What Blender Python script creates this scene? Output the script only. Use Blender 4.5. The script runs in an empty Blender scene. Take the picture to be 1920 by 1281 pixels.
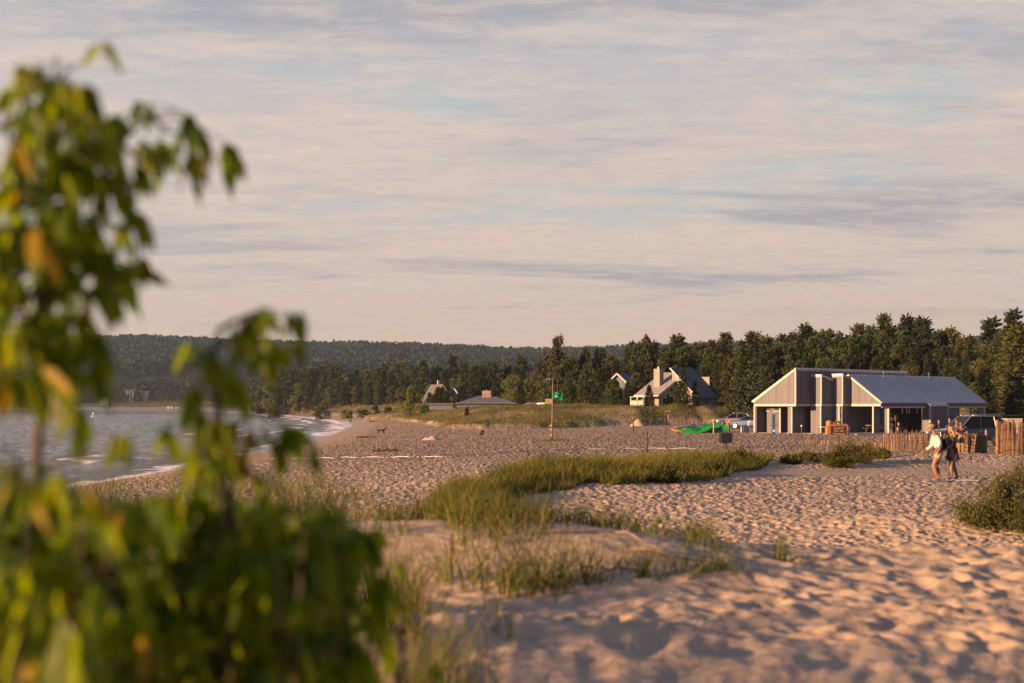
import bpy, math, random
import numpy as np
from mathutils import Vector, Matrix
R = math.radians
rng = np.random.default_rng(7)
random.seed(7)
F = 2667.0; CZ = 4.5; HV = 760.0
scene = bpy.context.scene
COL = scene.collection

def W(u, v, y):
    return np.array([(u - 960) / F * y, y, CZ - (v - HV) / F * y])
def yat(v, z): return (CZ - z) * F / (v - HV)
def xat(u, y): return (u - 960) / F * y

# ------------------------------------------------------------------ noise
def _h(ix, iy, s):
    n = (ix.astype(np.int64) * 374761393 + iy.astype(np.int64) * 668265263 + int(s) * 974634777) & 0xffffffff
    n = ((n ^ (n >> 13)) * 1274126177) & 0xffffffff
    n = (n ^ (n >> 16)) & 0xffffffff
    return n / 4294967295.0
def vnoise(x, y, s=0):
    x = np.asarray(x, float); y = np.asarray(y, float)
    ix = np.floor(x); iy = np.floor(y); fx = x - ix; fy = y - iy
    fx = fx * fx * (3 - 2 * fx); fy = fy * fy * (3 - 2 * fy)
    a = _h(ix, iy, s); b = _h(ix + 1, iy, s); c = _h(ix, iy + 1, s); d = _h(ix + 1, iy + 1, s)
    return (a + (b - a) * fx) * (1 - fy) + (c + (d - c) * fx) * fy
def fbm(x, y, o=4, s=0):
    t = 0; a = .5; k = 1.0
    for i in range(o):
        t = t + a * (vnoise(x * k + 17 * i, y * k - 9 * i, s + i) - .5); a *= .5; k *= 2.03
    return t
def sstep(a, b, x):
    t = np.clip((x - a) / (b - a), 0, 1); return t * t * (3 - 2 * t)
def pits(x, y, cell, s, stretch=1.0):
    """footprint hollows with pushed-up rims, one jittered print a cell"""
    out = np.zeros_like(x)
    gx = np.floor(x / cell); gy = np.floor(y / cell)
    for dx in (-1, 0, 1):
        for dy in (-1, 0, 1):
            cx = gx + dx; cy = gy + dy
            px = (cx + _h(cx, cy, s)) * cell; py = (cy + _h(cx, cy, s + 1)) * cell
            an = _h(cx, cy, s + 2) * 6.283; dp = .35 + .65 * _h(cx, cy, s + 3)
            rx = x - px; ry = y - py; ca = np.cos(an); sa = np.sin(an)
            a = (rx * ca + ry * sa) / (cell * .52); b = (-rx * sa + ry * ca) / (cell * .30)
            q = a * a + b * b
            out += dp * (-np.exp(-q * 1.3) + .55 * np.exp(-(np.sqrt(q) - 1.45) ** 2 * 3.5))
    return out

# ------------------------------------------------------------------ terrain
SY = [-300, 50, 77, 100, 133, 160, 218, 300, 364, 444, 571, 706, 1000, 1290, 1500, 1600, 1750, 9000]
SX = [-26, -24, -24, -23.5, -24, -24.5, -28, -34, -41.6, -56.6, -85.6, -122, -210, -367, -560, -1000, -9000, -60000]
def shore(x, y):
    xs = np.interp(y, SY, SX)
    k = (np.interp(y + 4, SY, SX) - np.interp(y - 4, SY, SX)) / 8
    return (x - xs) / np.sqrt(1 + k * k)
PY = [0, 4, 5.5, 7.5, 8.6, 9.3, 10.4, 14, 19.5, 30, 45, 60, 90, 140, 200]
PZ = [3.62, 3.55, 3.54, 3.56, 3.60, 3.61, 3.45, 2.75, 2.32, 2.2, 2.15, 2.0, 1.85, 1.7, 1.65]
TX = [-600, -200, -110, -60, -40, -20, -12, -4, 0, 5, 12, 21, 30, 45, 60, 75, 100, 400, 3000]
TY = [1500, 960, 700, 500, 400, 296, 220, 170, 176, 190, 200, 207, 212, 216, 212, 195, 178, 178, 400]
CU = [-4000, 0, 350, 560, 800, 900, 1050, 1500, 1920, 6000]
CV = [640, 636, 638, 647, 654, 657, 657, 640, 610, 610]
def seg(x, y, x0, y0, x1, y1, w):
    dx = x1 - x0; dy = y1 - y0; L2 = dx * dx + dy * dy
    t = np.clip(((x - x0) * dx + (y - y0) * dy) / L2, 0, 1)
    return np.exp(-((x - x0 - t * dx) ** 2 + (y - y0 - t * dy) ** 2) / (w * w))
def toe(x, y):
    yt = sum(np.interp(x + o * k, TX, TY) for o in (-1, -.5, 0, .5, 1) for k in (7,)) / 5
    return y - yt - 16 * fbm(x / 8, y / 60, 3, 5) - 7 * fbm(x / 2.6, y / 22, 3, 6)
def H0(x, y):
    x = np.asarray(x, float); y = np.asarray(y, float)
    d = shore(x, y)
    L = np.interp(y, [0, 60, 150], [6, 8, 17])
    P = np.interp(np.hypot(x * .25, y) if False else y, PY, PZ)
    z = np.where(d > 0, P * (1 - np.exp(-np.maximum(d, 0) / L)), -.05 * np.minimum(-d, 60))
    # smooth camber in the far strip
    z = z + .25 * fbm(x / 9, y / 14, 3, 3) * sstep(2, 14, d) * sstep(17, 30, y)
    # near mound
    z = z + .24 * (1 - sstep(.12, 2.0, x)) * sstep(-9, -5, x) * np.exp(-((y - 8.85 + .2 * np.sin(x * 1.5)) / 1.15) ** 2)
    z = z + .14 * seg(x, y, -.9, 6.0, -.3, 5.7, .8)
    z = z + .075 * fbm(x / 1.3, y / 1.1, 3, 11) * sstep(2, 5, y) * (1 - sstep(40, 80, y))
    z = z + .30 * seg(x, y, 1.0, 41, 9.5, 54, 4.2)
    z = z + .12 * seg(x, y, 10.5, 52, 14.4, 54, 2.0)
    z = z + .45 * seg(x, y, 16.5, 57, 20.5, 58, 2.6)
    z = z + .30 * seg(x, y, 8.0, 25.5, 13, 24.5, 2.6)
    # back dunes
    s = toe(x, y)
    k = np.interp(x, [-60, -20, 0], [1.2, .8, 1])
    dn = (.75 * sstep(0, 9, s) + 2.1 * sstep(0, 1, s / np.interp(x, [0, 18], [80, 34])) + 1.5 * fbm(x / 17, y / 22, 4, 9) * sstep(2, 20, s)) * k
    z = z + dn * np.interp(y, [700, 1200], [1, .6])
    z = z + .7 * seg(x, y, 26, 228, 36, 230, 5)
    # rising wooded ground, then the far ridge
    r = np.hypot(x, y); u = 960 + F * x / np.maximum(y, 1)
    z = z + 7 * sstep(330, 650, y) * sstep(20, 160, d) + 30 * sstep(1300, 1800, y) * sstep(20, 300, d)
    cv = np.interp(u, CU, CV)
    crest = (HV - cv) / F * 2900 - 12 - 41
    z = z + crest * sstep(1750, 2800, y) * (.94 + .35 * fbm(u / 260, y / 500, 3, 21))
    z = np.where(y < -20, 3, z)
    return z
BU = [800, 830, 1000, 1200, 1330, 1430, 1450]
BN = [28, 28.6, 36.4, 38.7, 41.4, 48, 53]
BF = [29, 35, 43.8, 55.6, 58.8, 61, 56]
def band_t(x, y):
    u = 960 + F * x / np.maximum(y, 1); n = np.interp(u, BU, BN); f = np.interp(u, BU, BF)
    e = np.minimum((y - n) / (f - n + .01), (f - y) / (f - n + .01)) * 2
    return np.where((u > 800) & (u < 1450), e, -1)
def detail(x, y, z, d):
    r = np.hypot(x, y)
    m = sstep(1.5, 7, d) * (1 - sstep(280, 430, r)) * (1 + .6 * sstep(14, 28, r) + 1.4 * sstep(45, 130, r)) * (1 - .75 * sstep(3, 9, toe(x, y)))
    # smooth wind-blown faces carry no prints
    smooth = np.clip(1.25 * (1 - sstep(.12, 2.0, x)) * np.exp(-((y - 8.4) / 1.15) ** 2) * sstep(-5.4, -1.8, x)
                     + 1.1 * seg(x, y, 9, 46.5, 14, 50, 1.5) + 1.1 * seg(x, y, 17, 53, 21.5, 55, 1.7), 0, .93)
    a = .022 * pits(x, y, .27, 31) + .014 * pits(x, y, .155, 57) + .008 * pits(x + 3.3, y, .50, 41) + .034 * fbm(x / .30, y / .30, 4, 71)
    return z + a * m * (1 - smooth) + .008 * fbm(x / .12, y / .10, 2, 91) * m
def G(x, y):
    return float(H0(np.array([float(x)]), np.array([float(y)]))[0])

# ------------------------------------------------------------------ materials
def mat(name, col=(.5, .5, .5), rough=.7, spec=.3, metal=0, noise=0, nscale=3, bump=0, bscale=20, trans=0, tcol=None, col2=None, coat=0, alpha=1, coord='Object', rnd=0):
    m = bpy.data.materials.new(name); m.use_nodes = True
    nt = m.node_tree; N = nt.nodes; Lk = nt.links
    b = N['Principled BSDF']
    b.inputs['Base Color'].default_value = (*col, 1); b.inputs['Roughness'].default_value = rough
    b.inputs['Specular IOR Level'].default_value = spec; b.inputs['Metallic'].default_value = metal
    b.inputs['Coat Weight'].default_value = coat
    tc = N.new('ShaderNodeTexCoord')
    colout = None
    if noise or col2:
        n = N.new('ShaderNodeTexNoise'); n.inputs['Scale'].default_value = nscale; n.inputs['Detail'].default_value = 5
        Lk.new(tc.outputs[coord], n.inputs['Vector'])
        mr = N.new('ShaderNodeMapRange'); mr.inputs['From Min'].default_value = .3; mr.inputs['From Max'].default_value = .7
        Lk.new(n.outputs['Fac'], mr.inputs['Value'])
        mx = N.new('ShaderNodeMix'); mx.data_type = 'RGBA'
        c2 = col2 or tuple(min(1, c * (1 + noise)) for c in col)
        c1 = col if col2 else tuple(c * (1 - noise) for c in col)
        mx.inputs['A'].default_value = (*c1, 1); mx.inputs['B'].default_value = (*c2, 1)
        Lk.new(mr.outputs['Result'], mx.inputs['Factor'])
        colout = mx.outputs['Result']
        if rnd:
            oi = N.new('ShaderNodeObjectInfo'); hs = N.new('ShaderNodeHueSaturation')
            m1 = N.new('ShaderNodeMapRange'); m1.inputs['To Min'].default_value = .5 - rnd * .06; m1.inputs['To Max'].default_value = .5 + rnd * .03
            m2 = N.new('ShaderNodeMapRange'); m2.inputs['To Min'].default_value = 1 - rnd * .45; m2.inputs['To Max'].default_value = 1 + rnd * .6
            mm = N.new('ShaderNodeMath'); mm.operation = 'FRACT'; mm2 = N.new('ShaderNodeMath'); mm2.operation = 'MULTIPLY'; mm2.inputs[1].default_value = 7.31
            Lk.new(oi.outputs['Random'], m1.inputs['Value']); Lk.new(oi.outputs['Random'], mm2.inputs[0]); Lk.new(mm2.outputs[0], mm.inputs[0]); Lk.new(mm.outputs[0], m2.inputs['Value'])
            Lk.new(m1.outputs[0], hs.inputs['Hue']); Lk.new(m2.outputs[0], hs.inputs['Value']); Lk.new(colout, hs.inputs['Color'])
            colout = hs.outputs['Color']
        Lk.new(colout, b.inputs['Base Color'])
    if bump:
        n2 = N.new('ShaderNodeTexNoise'); n2.inputs['Scale'].default_value = bscale; n2.inputs['Detail'].default_value = 4
        Lk.new(tc.outputs[coord], n2.inputs['Vector'])
        bp = N.new('ShaderNodeBump'); bp.inputs['Strength'].default_value = 1; bp.inputs['Distance'].default_value = bump
        Lk.new(n2.outputs['Fac'], bp.inputs['Height']); Lk.new(bp.outputs['Normal'], b.inputs['Normal'])
    if trans:
        t = N.new('ShaderNodeBsdfTranslucent'); t.inputs['Color'].default_value = (*(tcol or col), 1)
        if colout is not None and tcol is None: Lk.new(colout, t.inputs['Color'])
        ms = N.new('ShaderNodeMixShader'); ms.inputs[0].default_value = trans
        Lk.new(b.outputs[0], ms.inputs[1]); Lk.new(t.outputs[0], ms.inputs[2])
        Lk.new(ms.outputs[0], N['Material Output'].inputs['Surface'])
    return m

def sand_material():
    m = bpy.data.materials.new('sand'); m.use_nodes = True; nt = m.node_tree; N = nt.nodes; L = nt.links
    b = N['Principled BSDF']; b.inputs['Specular IOR Level'].default_value = .2
    tc = N.new('ShaderNodeTexCoord')
    def noise(sc, det=4, vec=None):
        n = N.new('ShaderNodeTexNoise'); n.inputs['Scale'].default_value = sc; n.inputs['Detail'].default_value = det
        L.new(vec or tc.outputs['Object'], n.inputs['Vector']); return n.outputs['Fac']
    def mix(f, a, bb):
        x = N.new('ShaderNodeMix'); x.data_type = 'RGBA'
        if isinstance(f, float): x.inputs['Factor'].default_value = f
        else: L.new(f, x.inputs['Factor'])
        for k, c in (('A', a), ('B', bb)):
            if isinstance(c, tuple): x.inputs[k].default_value = (*c, 1)
            else: L.new(c, x.inputs[k])
        return x.outputs['Result']
    def rng_(v, a, b_, c=0., d=1.):
        r = N.new('ShaderNodeMapRange'); r.inputs['From Min'].default_value = a; r.inputs['From Max'].default_value = b_
        r.inputs['To Min'].default_value = c; r.inputs['To Max'].default_value = d; L.new(v, r.inputs['Value']); return r.outputs['Result']
    base = mix(rng_(noise(.6), .35, .65), (.40, .305, .228), (.46, .355, .27))
    base = mix(rng_(noise(9, 6), .3, .7), base, (.41, .305, .225))
    ar0 = N.new('ShaderNodeAttribute'); ar0.attribute_name = 'rough'
    mps = N.new('ShaderNodeMapping'); mps.inputs['Scale'].default_value = (6.0, .8, 1); L.new(tc.outputs['Object'], mps.inputs['Vector'])
    sm = N.new('ShaderNodeMath'); sm.operation = 'MULTIPLY'; L.new(rng_(noise(1.0, 4, mps.outputs[0]), .48, .60, 0., .62), sm.inputs[0]); L.new(ar0.outputs['Fac'], sm.inputs[1])
    base = mix(sm.outputs[0], base, (.17, .115, .09))  # dark streaks on far sand paint in pebbles and footprint shade
    base = mix(rng_(noise(5.5, 5), .52, .64, 0., .25), base, (.24, .16, .115))
    # scattered debris and pebbles
    vo = N.new('ShaderNodeTexVoronoi'); vo.inputs['Scale'].default_value = 3.1; L.new(tc.outputs['Object'], vo.inputs['Vector'])
    peb = rng_(vo.outputs['Distance'], .06, .10, 1., 0.)
    base = mix(peb, base, (.16, .10, .07))
    at = N.new('ShaderNodeAttribute'); at.attribute_name = 'wet'
    base = mix(at.outputs['Fac'], base, (.33, .19, .085))
    ag = N.new('ShaderNodeAttribute'); ag.attribute_name = 'litter'
    lit = mix(rng_(noise(.35), .4, .6), (.065, .075, .018), (.15, .115, .04))
    base = mix(ag.outputs['Fac'], base, lit)
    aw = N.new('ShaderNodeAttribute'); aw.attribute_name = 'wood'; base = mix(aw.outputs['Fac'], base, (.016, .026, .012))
    L.new(base, b.inputs['Base Color'])
    ro = rng_(at.outputs['Fac'], 0, 1, .9, .35); L.new(ro, b.inputs['Roughness'])
    # trampled relief (also carries the prints beyond the finely meshed foreground)
    mp = N.new('ShaderNodeMapping'); mp.inputs['Scale'].default_value = (1, 1, 1); L.new(tc.outputs['Object'], mp.inputs['Vector'])
    n1 = noise(5.0, 4, mp.outputs[0]); n2 = noise(30, 3)
    ad = N.new('ShaderNodeMath'); ad.operation = 'MULTIPLY_ADD'; L.new(n2, ad.inputs[0]); ad.inputs[1].default_value = .05; L.new(n1, ad.inputs[2])
    ar = N.new('ShaderNodeAttribute'); ar.attribute_name = 'rough'
    mu = N.new('ShaderNodeMath'); mu.operation = 'MULTIPLY'; L.new(ad.outputs[0], mu.inputs[0]); L.new(ar.outputs['Fac'], mu.inputs[1])
    bp = N.new('ShaderNodeBump'); bp.inputs['Distance'].default_value = .34; bp.inputs['Strength'].default_value = 1
    L.new(mu.outputs[0], bp.inputs['Height']); L.new(bp.outputs[0], b.inputs['Normal'])
    return m

def water_material():
    m = bpy.data.materials.new('lake water'); m.use_nodes = True; nt = m.node_tree; N = nt.nodes; L = nt.links
    b = N['Principled BSDF']; b.inputs['Base Color'].default_value = (.16, .185, .205, 1)
    b.inputs['Roughness'].default_value = .10; b.inputs['IOR'].default_value = 1.33; b.inputs['Specular IOR Level'].default_value = .9
    tc = N.new('ShaderNodeTexCoord'); mp = N.new('ShaderNodeMapping'); mp.inputs['Rotation'].default_value = (0, 0, R(25)); mp.inputs['Scale'].default_value = (.55, .40, 1)
    L.new(tc.outputs['Object'], mp.inputs['Vector'])
    n = N.new('ShaderNodeTexNoise'); n.inputs['Scale'].default_value = 1.0; n.inputs['Detail'].default_value = 7; n.inputs['Roughness'].default_value = .65
    L.new(mp.outputs[0], n.inputs['Vector'])
    bp = N.new('ShaderNodeBump'); bp.inputs['Distance'].default_value = 1.9; L.new(n.outputs['Fac'], bp.inputs['Height']); L.new(bp.outputs[0], b.inputs['Normal'])
    at = N.new('ShaderNodeAttribute'); at.attribute_name = 'foam'
    n2 = N.new('ShaderNodeTexNoise'); n2.inputs['Scale'].default_value = 1.1; n2.inputs['Detail'].default_value = 6; L.new(mp.outputs[0], n2.inputs['Vector'])
    ad = N.new('ShaderNodeMath'); ad.operation = 'ADD'; L.new(at.outputs['Fac'], ad.inputs[0]); L.new(n2.outputs['Fac'], ad.inputs[1])
    r = N.new('ShaderNodeMapRange'); r.inputs['From Min'].default_value = .98; r.inputs['From Max'].default_value = 1.12; L.new(ad.outputs[0], r.inputs['Value'])
    d = N.new('ShaderNodeBsdfDiffuse'); d.inputs['Color'].default_value = (.75, .72, .7, 1)
    ms = N.new('ShaderNodeMixShader'); L.new(r.outputs[0], ms.inputs[0]); L.new(b.outputs[0], ms.inputs[1]); L.new(d.outputs[0], ms.inputs[2])
    L.new(ms.outputs[0], N['Material Output'].inputs['Surface'])
    return m

def siding_material(name, col, step=.2):
    m = bpy.data.materials.new(name); m.use_nodes = True; nt = m.node_tree; N = nt.nodes; L = nt.links
    b = N['Principled BSDF']; b.inputs['Roughness'].default_value = .75; b.inputs['Specular IOR Level'].default_value = .25
    tc = N.new('ShaderNodeTexCoord'); sp = N.new('ShaderNodeSeparateXYZ'); L.new(tc.outputs['Object'], sp.inputs[0])
    a = N.new('ShaderNodeMath'); a.operation = 'ADD'; L.new(sp.outputs[0], a.inputs[0]); L.new(sp.outputs[1], a.inputs[1])
    dv = N.new('ShaderNodeMath'); dv.operation = 'DIVIDE'; L.new(a.outputs[0], dv.inputs[0]); dv.inputs[1].default_value = step
    fr = N.new('ShaderNodeMath'); fr.operation = 'FRACT'; L.new(dv.outputs[0], fr.inputs[0])
    fl = N.new('ShaderNodeMath'); fl.operation = 'FLOOR'; L.new(dv.outputs[0], fl.inputs[0])
    wn = N.new('ShaderNodeTexWhiteNoise'); wn.noise_dimensions = '1D'; L.new(fl.outputs[0], wn.inputs['W'])
    gr = N.new('ShaderNodeMapRange'); gr.inputs['From Min'].default_value = 0; gr.inputs['From Max'].default_value = .1; L.new(fr.outputs[0], gr.inputs['Value'])
    mp = N.new('ShaderNodeMapping'); mp.inputs['Scale'].default_value = (6, 6, .5); L.new(tc.outputs['Object'], mp.inputs[0])
    nz = N.new('ShaderNodeTexNoise'); nz.inputs['Scale'].default_value = 2; nz.inputs['Detail'].default_value = 5; L.new(mp.outputs[0], nz.inputs['Vector'])
    v = N.new('ShaderNodeMath'); v.operation = 'MULTIPLY_ADD'; L.new(wn.outputs['Value'], v.inputs[0]); v.inputs[1].default_value = .28; v.inputs[2].default_value = .55
    v2 = N.new('ShaderNodeMath'); v2.operation = 'MULTIPLY_ADD'; L.new(nz.outputs['Fac'], v2.inputs[0]); v2.inputs[1].default_value = .65; L.new(v.outputs[0], v2.inputs[2])
    mx = N.new('ShaderNodeMix'); mx.data_type = 'RGBA'; mx.blend_type = 'MULTIPLY'; mx.inputs['Factor'].default_value = 1
    mx.inputs['A'].default_value = (*col, 1); L.new(v2.outputs[0], mx.inputs['B'])
    L.new(mx.outputs['Result'], b.inputs['Base Color'])
    bp = N.new('ShaderNodeBump'); bp.inputs['Distance'].default_value = .02; L.new(gr.outputs[0], bp.inputs['Height']); L.new(bp.outputs[0], b.inputs['Normal'])
    return m

MT = {}
def mm(): 
    MT.update(
    sand=sand_material(), water=water_material(),
    siding=siding_material('weathered grey siding', (.150, .147, .172)),
    siding_house=siding_material('pale house siding', (.24, .23, .22), .25),
    siding_blue=siding_material('blue grey siding', (.12, .15, .2), .25),
    trim=mat('pale trim paint', (.43, .40, .37), .6, noise=.08, nscale=2),
    roofmetal=mat('grey metal roofing', (.68, .64, .68), .5, .5, 0, noise=.12, nscale=.7),
    roofhouse=mat('weathered house roofing', (.24, .23, .25), .7, .3, 0, noise=.12, nscale=1.5),
    shingle=mat('grey shingles', (.11, .108, .12), .85, noise=.25, nscale=3, bump=.01, bscale=8),
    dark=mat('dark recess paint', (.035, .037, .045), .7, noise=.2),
    concrete=mat('concrete', (.32, .30, .28), .85, noise=.15),
    lath=mat('weathered lath wood', (.21, .135, .085), .8, noise=.55, nscale=2.5, rnd=.6),
    lathr=mat('reddish lath wood', (.155, .090, .060), .8, noise=.35, nscale=6),
    post=mat('weathered post wood', (.075, .052, .04), .85, noise=.3, nscale=9, bump=.004, bscale=40),
    postl=mat('pale post wood', (.28, .20, .135), .8, noise=.25, nscale=8),
    wire=mat('fence wire', (.12, .11, .10), .5, .5, .8),
    brown=mat('brown sign paint', (.040, .010, .007), .55, noise=.12, nscale=8),
    white=mat('white paint', (.78, .76, .72), .5, noise=.05),
    black=mat('black plastic', (.012, .012, .014), .5, .4, noise=.2),
    rope=mat('white rope', (.42, .42, .44), .8, noise=.1),
    kgreen=mat('bright green kayak plastic', (.012, .23, .035), .3, .5, noise=.15, nscale=1.5),
    kblue=mat('dark teal kayak plastic', (.015, .09, .10), .35, .5, noise=.2),
    korange=mat('orange kayak plastic', (.42, .16, .01), .4, .5, noise=.15),
    flag=mat('green flag cloth', (.0, .22, .13), .8, noise=.15, nscale=3, trans=.3, tcol=(.0, .3, .17)),
    glass=mat('dark car glass', (.006, .009, .012), .08, .22),
    navy=mat('dark navy car paint', (.012, .016, .03), .25, .6, 0, coat=1, noise=.1),
    silver=mat('silver car paint', (.20, .215, .24), .3, .6, .6, coat=1, noise=.05),
    chrome=mat('bare metal', (.55, .56, .58), .25, .5, .9, noise=.05),
    tyre=mat('tyre rubber', (.02, .02, .02), .85, noise=.2),
    lamp=mat('headlamp glass', (.6, .6, .62), .1, .8, noise=.03),
    red=mat('red plastic', (.50, .03, .02), .5, noise=.1),
    yellow=mat('orange yellow plastic', (.30, .15, .045), .5, noise=.1),
    greend=mat('dark green plastic', (.02, .10, .06), .5, noise=.1),
    blue=mat('blue plastic', (.03, .07, .16), .5, noise=.1),
    skin=mat('tanned skin', (.25, .12, .075), .55, .35, noise=.1, nscale=8),
    shirt=mat('white shirt cotton', (.46, .45, .47), .85, noise=.06, nscale=14, bump=.01, bscale=12),
    khaki=mat('khaki shorts cotton', (.32, .265, .215), .85, noise=.08, nscale=14, bump=.008, bscale=14),
    navycloth=mat('navy cloth', (.012, .02, .045), .85, noise=.2, nscale=9, bump=.01, bscale=14),
    dress=mat('dark patterned dress cloth', (.008, .011, .028), .8, col2=(.07, .07, .10), nscale=7, bump=.01, bscale=14),
    hairb=mat('blonde hair', (.40, .22, .06), .5, .5, noise=.3, nscale=30),
    haird=mat('brown hair', (.09, .04, .02), .6, .4, noise=.3, nscale=30),
    cap=mat('tan cap cloth', (.27, .22, .18), .85, noise=.08),
    blackcloth=mat('black cloth', (.01, .01, .012), .9, noise=.2),
    dogfur=mat('black dog fur', (.012, .010, .009), .8, noise=.3, nscale=12),
    towelb=mat('blue patterned towel', (.012, .03, .14), .95, col2=(.22, .25, .38), nscale=9, bump=.02, bscale=9),
    towelw=mat('white blanket', (.50, .49, .53), .95, noise=.12, nscale=7, bump=.02, bscale=7),
    bark=mat('bark', (.075, .055, .042), .9, noise=.3, nscale=6, bump=.02, bscale=10),
    twig=mat('dry twig', (.09, .06, .04), .85, noise=.3, nscale=20),
    drift=mat('driftwood', (.20, .15, .11), .85, noise=.3, nscale=8),
    weed=mat('dried weed', (.055, .04, .028), .95, noise=.4, nscale=6),
    conifer=mat('conifer needles', (.020, .035, .012), .75, .2, col2=(.058, .066, .018), nscale=.35, rnd=1, trans=.15),
    conifer2=mat('far conifer needles', (.018, .026, .012), .8, .15, col2=(.050, .048, .018), nscale=.08, coord='Object', trans=.1),
    broad=mat('broadleaf foliage', (.045, .070, .015), .7, .25, col2=(.11, .115, .025), nscale=.5, rnd=1, trans=.25),
    hillwood=mat('far hill foliage', (.010, .022, .012), .9, .1, col2=(.028, .043, .018), nscale=.012),
    shrub=mat('dune shrub leaves', (.035, .055, .012), .65, .3, col2=(.13, .12, .022), nscale=2.2, trans=.25, rnd=.4),
    leaf=mat('maple leaf', (.035, .090, .002), .45, .3, col2=(.13, .165, .003), nscale=6, trans=.55, tcol=(.30, .38, .002)),
    leafy=mat('turning yellow leaf', (.30, .20, .012), .5, .35, noise=.3, nscale=9, trans=.5, tcol=(.50, .32, .01)),
    grass=mat('marram grass', (.055, .085, .010), .65, .3, col2=(.18, .16, .022), nscale=.8, trans=.3),
    grassn=mat('near dune grass', (.05, .085, .008), .6, .3, col2=(.13, .14, .018), nscale=3.0, trans=.3),
    straw=mat('dry straw grass', (.26, .19, .075), .7, .3, col2=(.15, .12, .03), nscale=2, trans=.3),
    grassfar=mat('back dune grass', (.050, .070, .008), .8, .15, col2=(.155, .115, .025), nscale=.12, trans=.2),
    )
mm()

# ------------------------------------------------------------------ object helpers
def mesh_np(name, V, Q, m, parent=None, smooth=False, loc=None, mats=None, midx=None):
    """V (n,3); Q an (m,k) int array or list of such"""
    me = bpy.data.meshes.new(name)
    V = np.asarray(V, np.float32)
    if not isinstance(Q, list): Q = [Q]
    Q = [np.asarray(q, np.int32) for q in Q if len(q)]
    nl = sum(q.size for q in Q); nf = sum(len(q) for q in Q)
    me.vertices.add(len(V)); me.vertices.foreach_set('co', V.ravel())
    me.loops.add(nl); me.loops.foreach_set('vertex_index', np.concatenate([q.ravel() for q in Q]))
    tot = np.concatenate([np.full(len(q), q.shape[1], np.int32) for q in Q])
    st = np.concatenate([[0], np.cumsum(tot)[:-1]]).astype(np.int32)
    me.polygons.add(nf); me.polygons.foreach_set('loop_start', st)
    me.polygons.foreach_set('loop_total', tot)
    if smooth: me.polygons.foreach_set('use_smooth', np.ones(nf, bool))
    me.update(calc_edges=True)
    for x in (mats or [m]): me.materials.append(x)
    if midx is not None: me.polygons.foreach_set('material_index', np.asarray(midx, np.int32))
    o = bpy.data.objects.new(name, me); COL.objects.link(o)
    if parent is not None: o.parent = parent
    if loc is not None: o.location = loc
    return o
def tag(o, label=None, cat=None, group=None, kind=None):
    if label: o['label'] = label
    if cat: o['category'] = cat
    if group: o['group'] = group
    if kind: o['kind'] = kind
    return o
def thing(name, label, cat, loc=(0, 0, 0), rz=0, group=None):
    o = bpy.data.objects.new(name, None); COL.objects.link(o)
    o.location = loc; o.rotation_euler = (0, 0, rz); o.empty_display_size = .3
    return tag(o, label, cat, group)
def copy_tree(o, parent=None):
    c = o.copy(); COL.objects.link(c); c.parent = parent
    for ch in list(o.children): copy_tree(ch, c)
    return c
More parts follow.
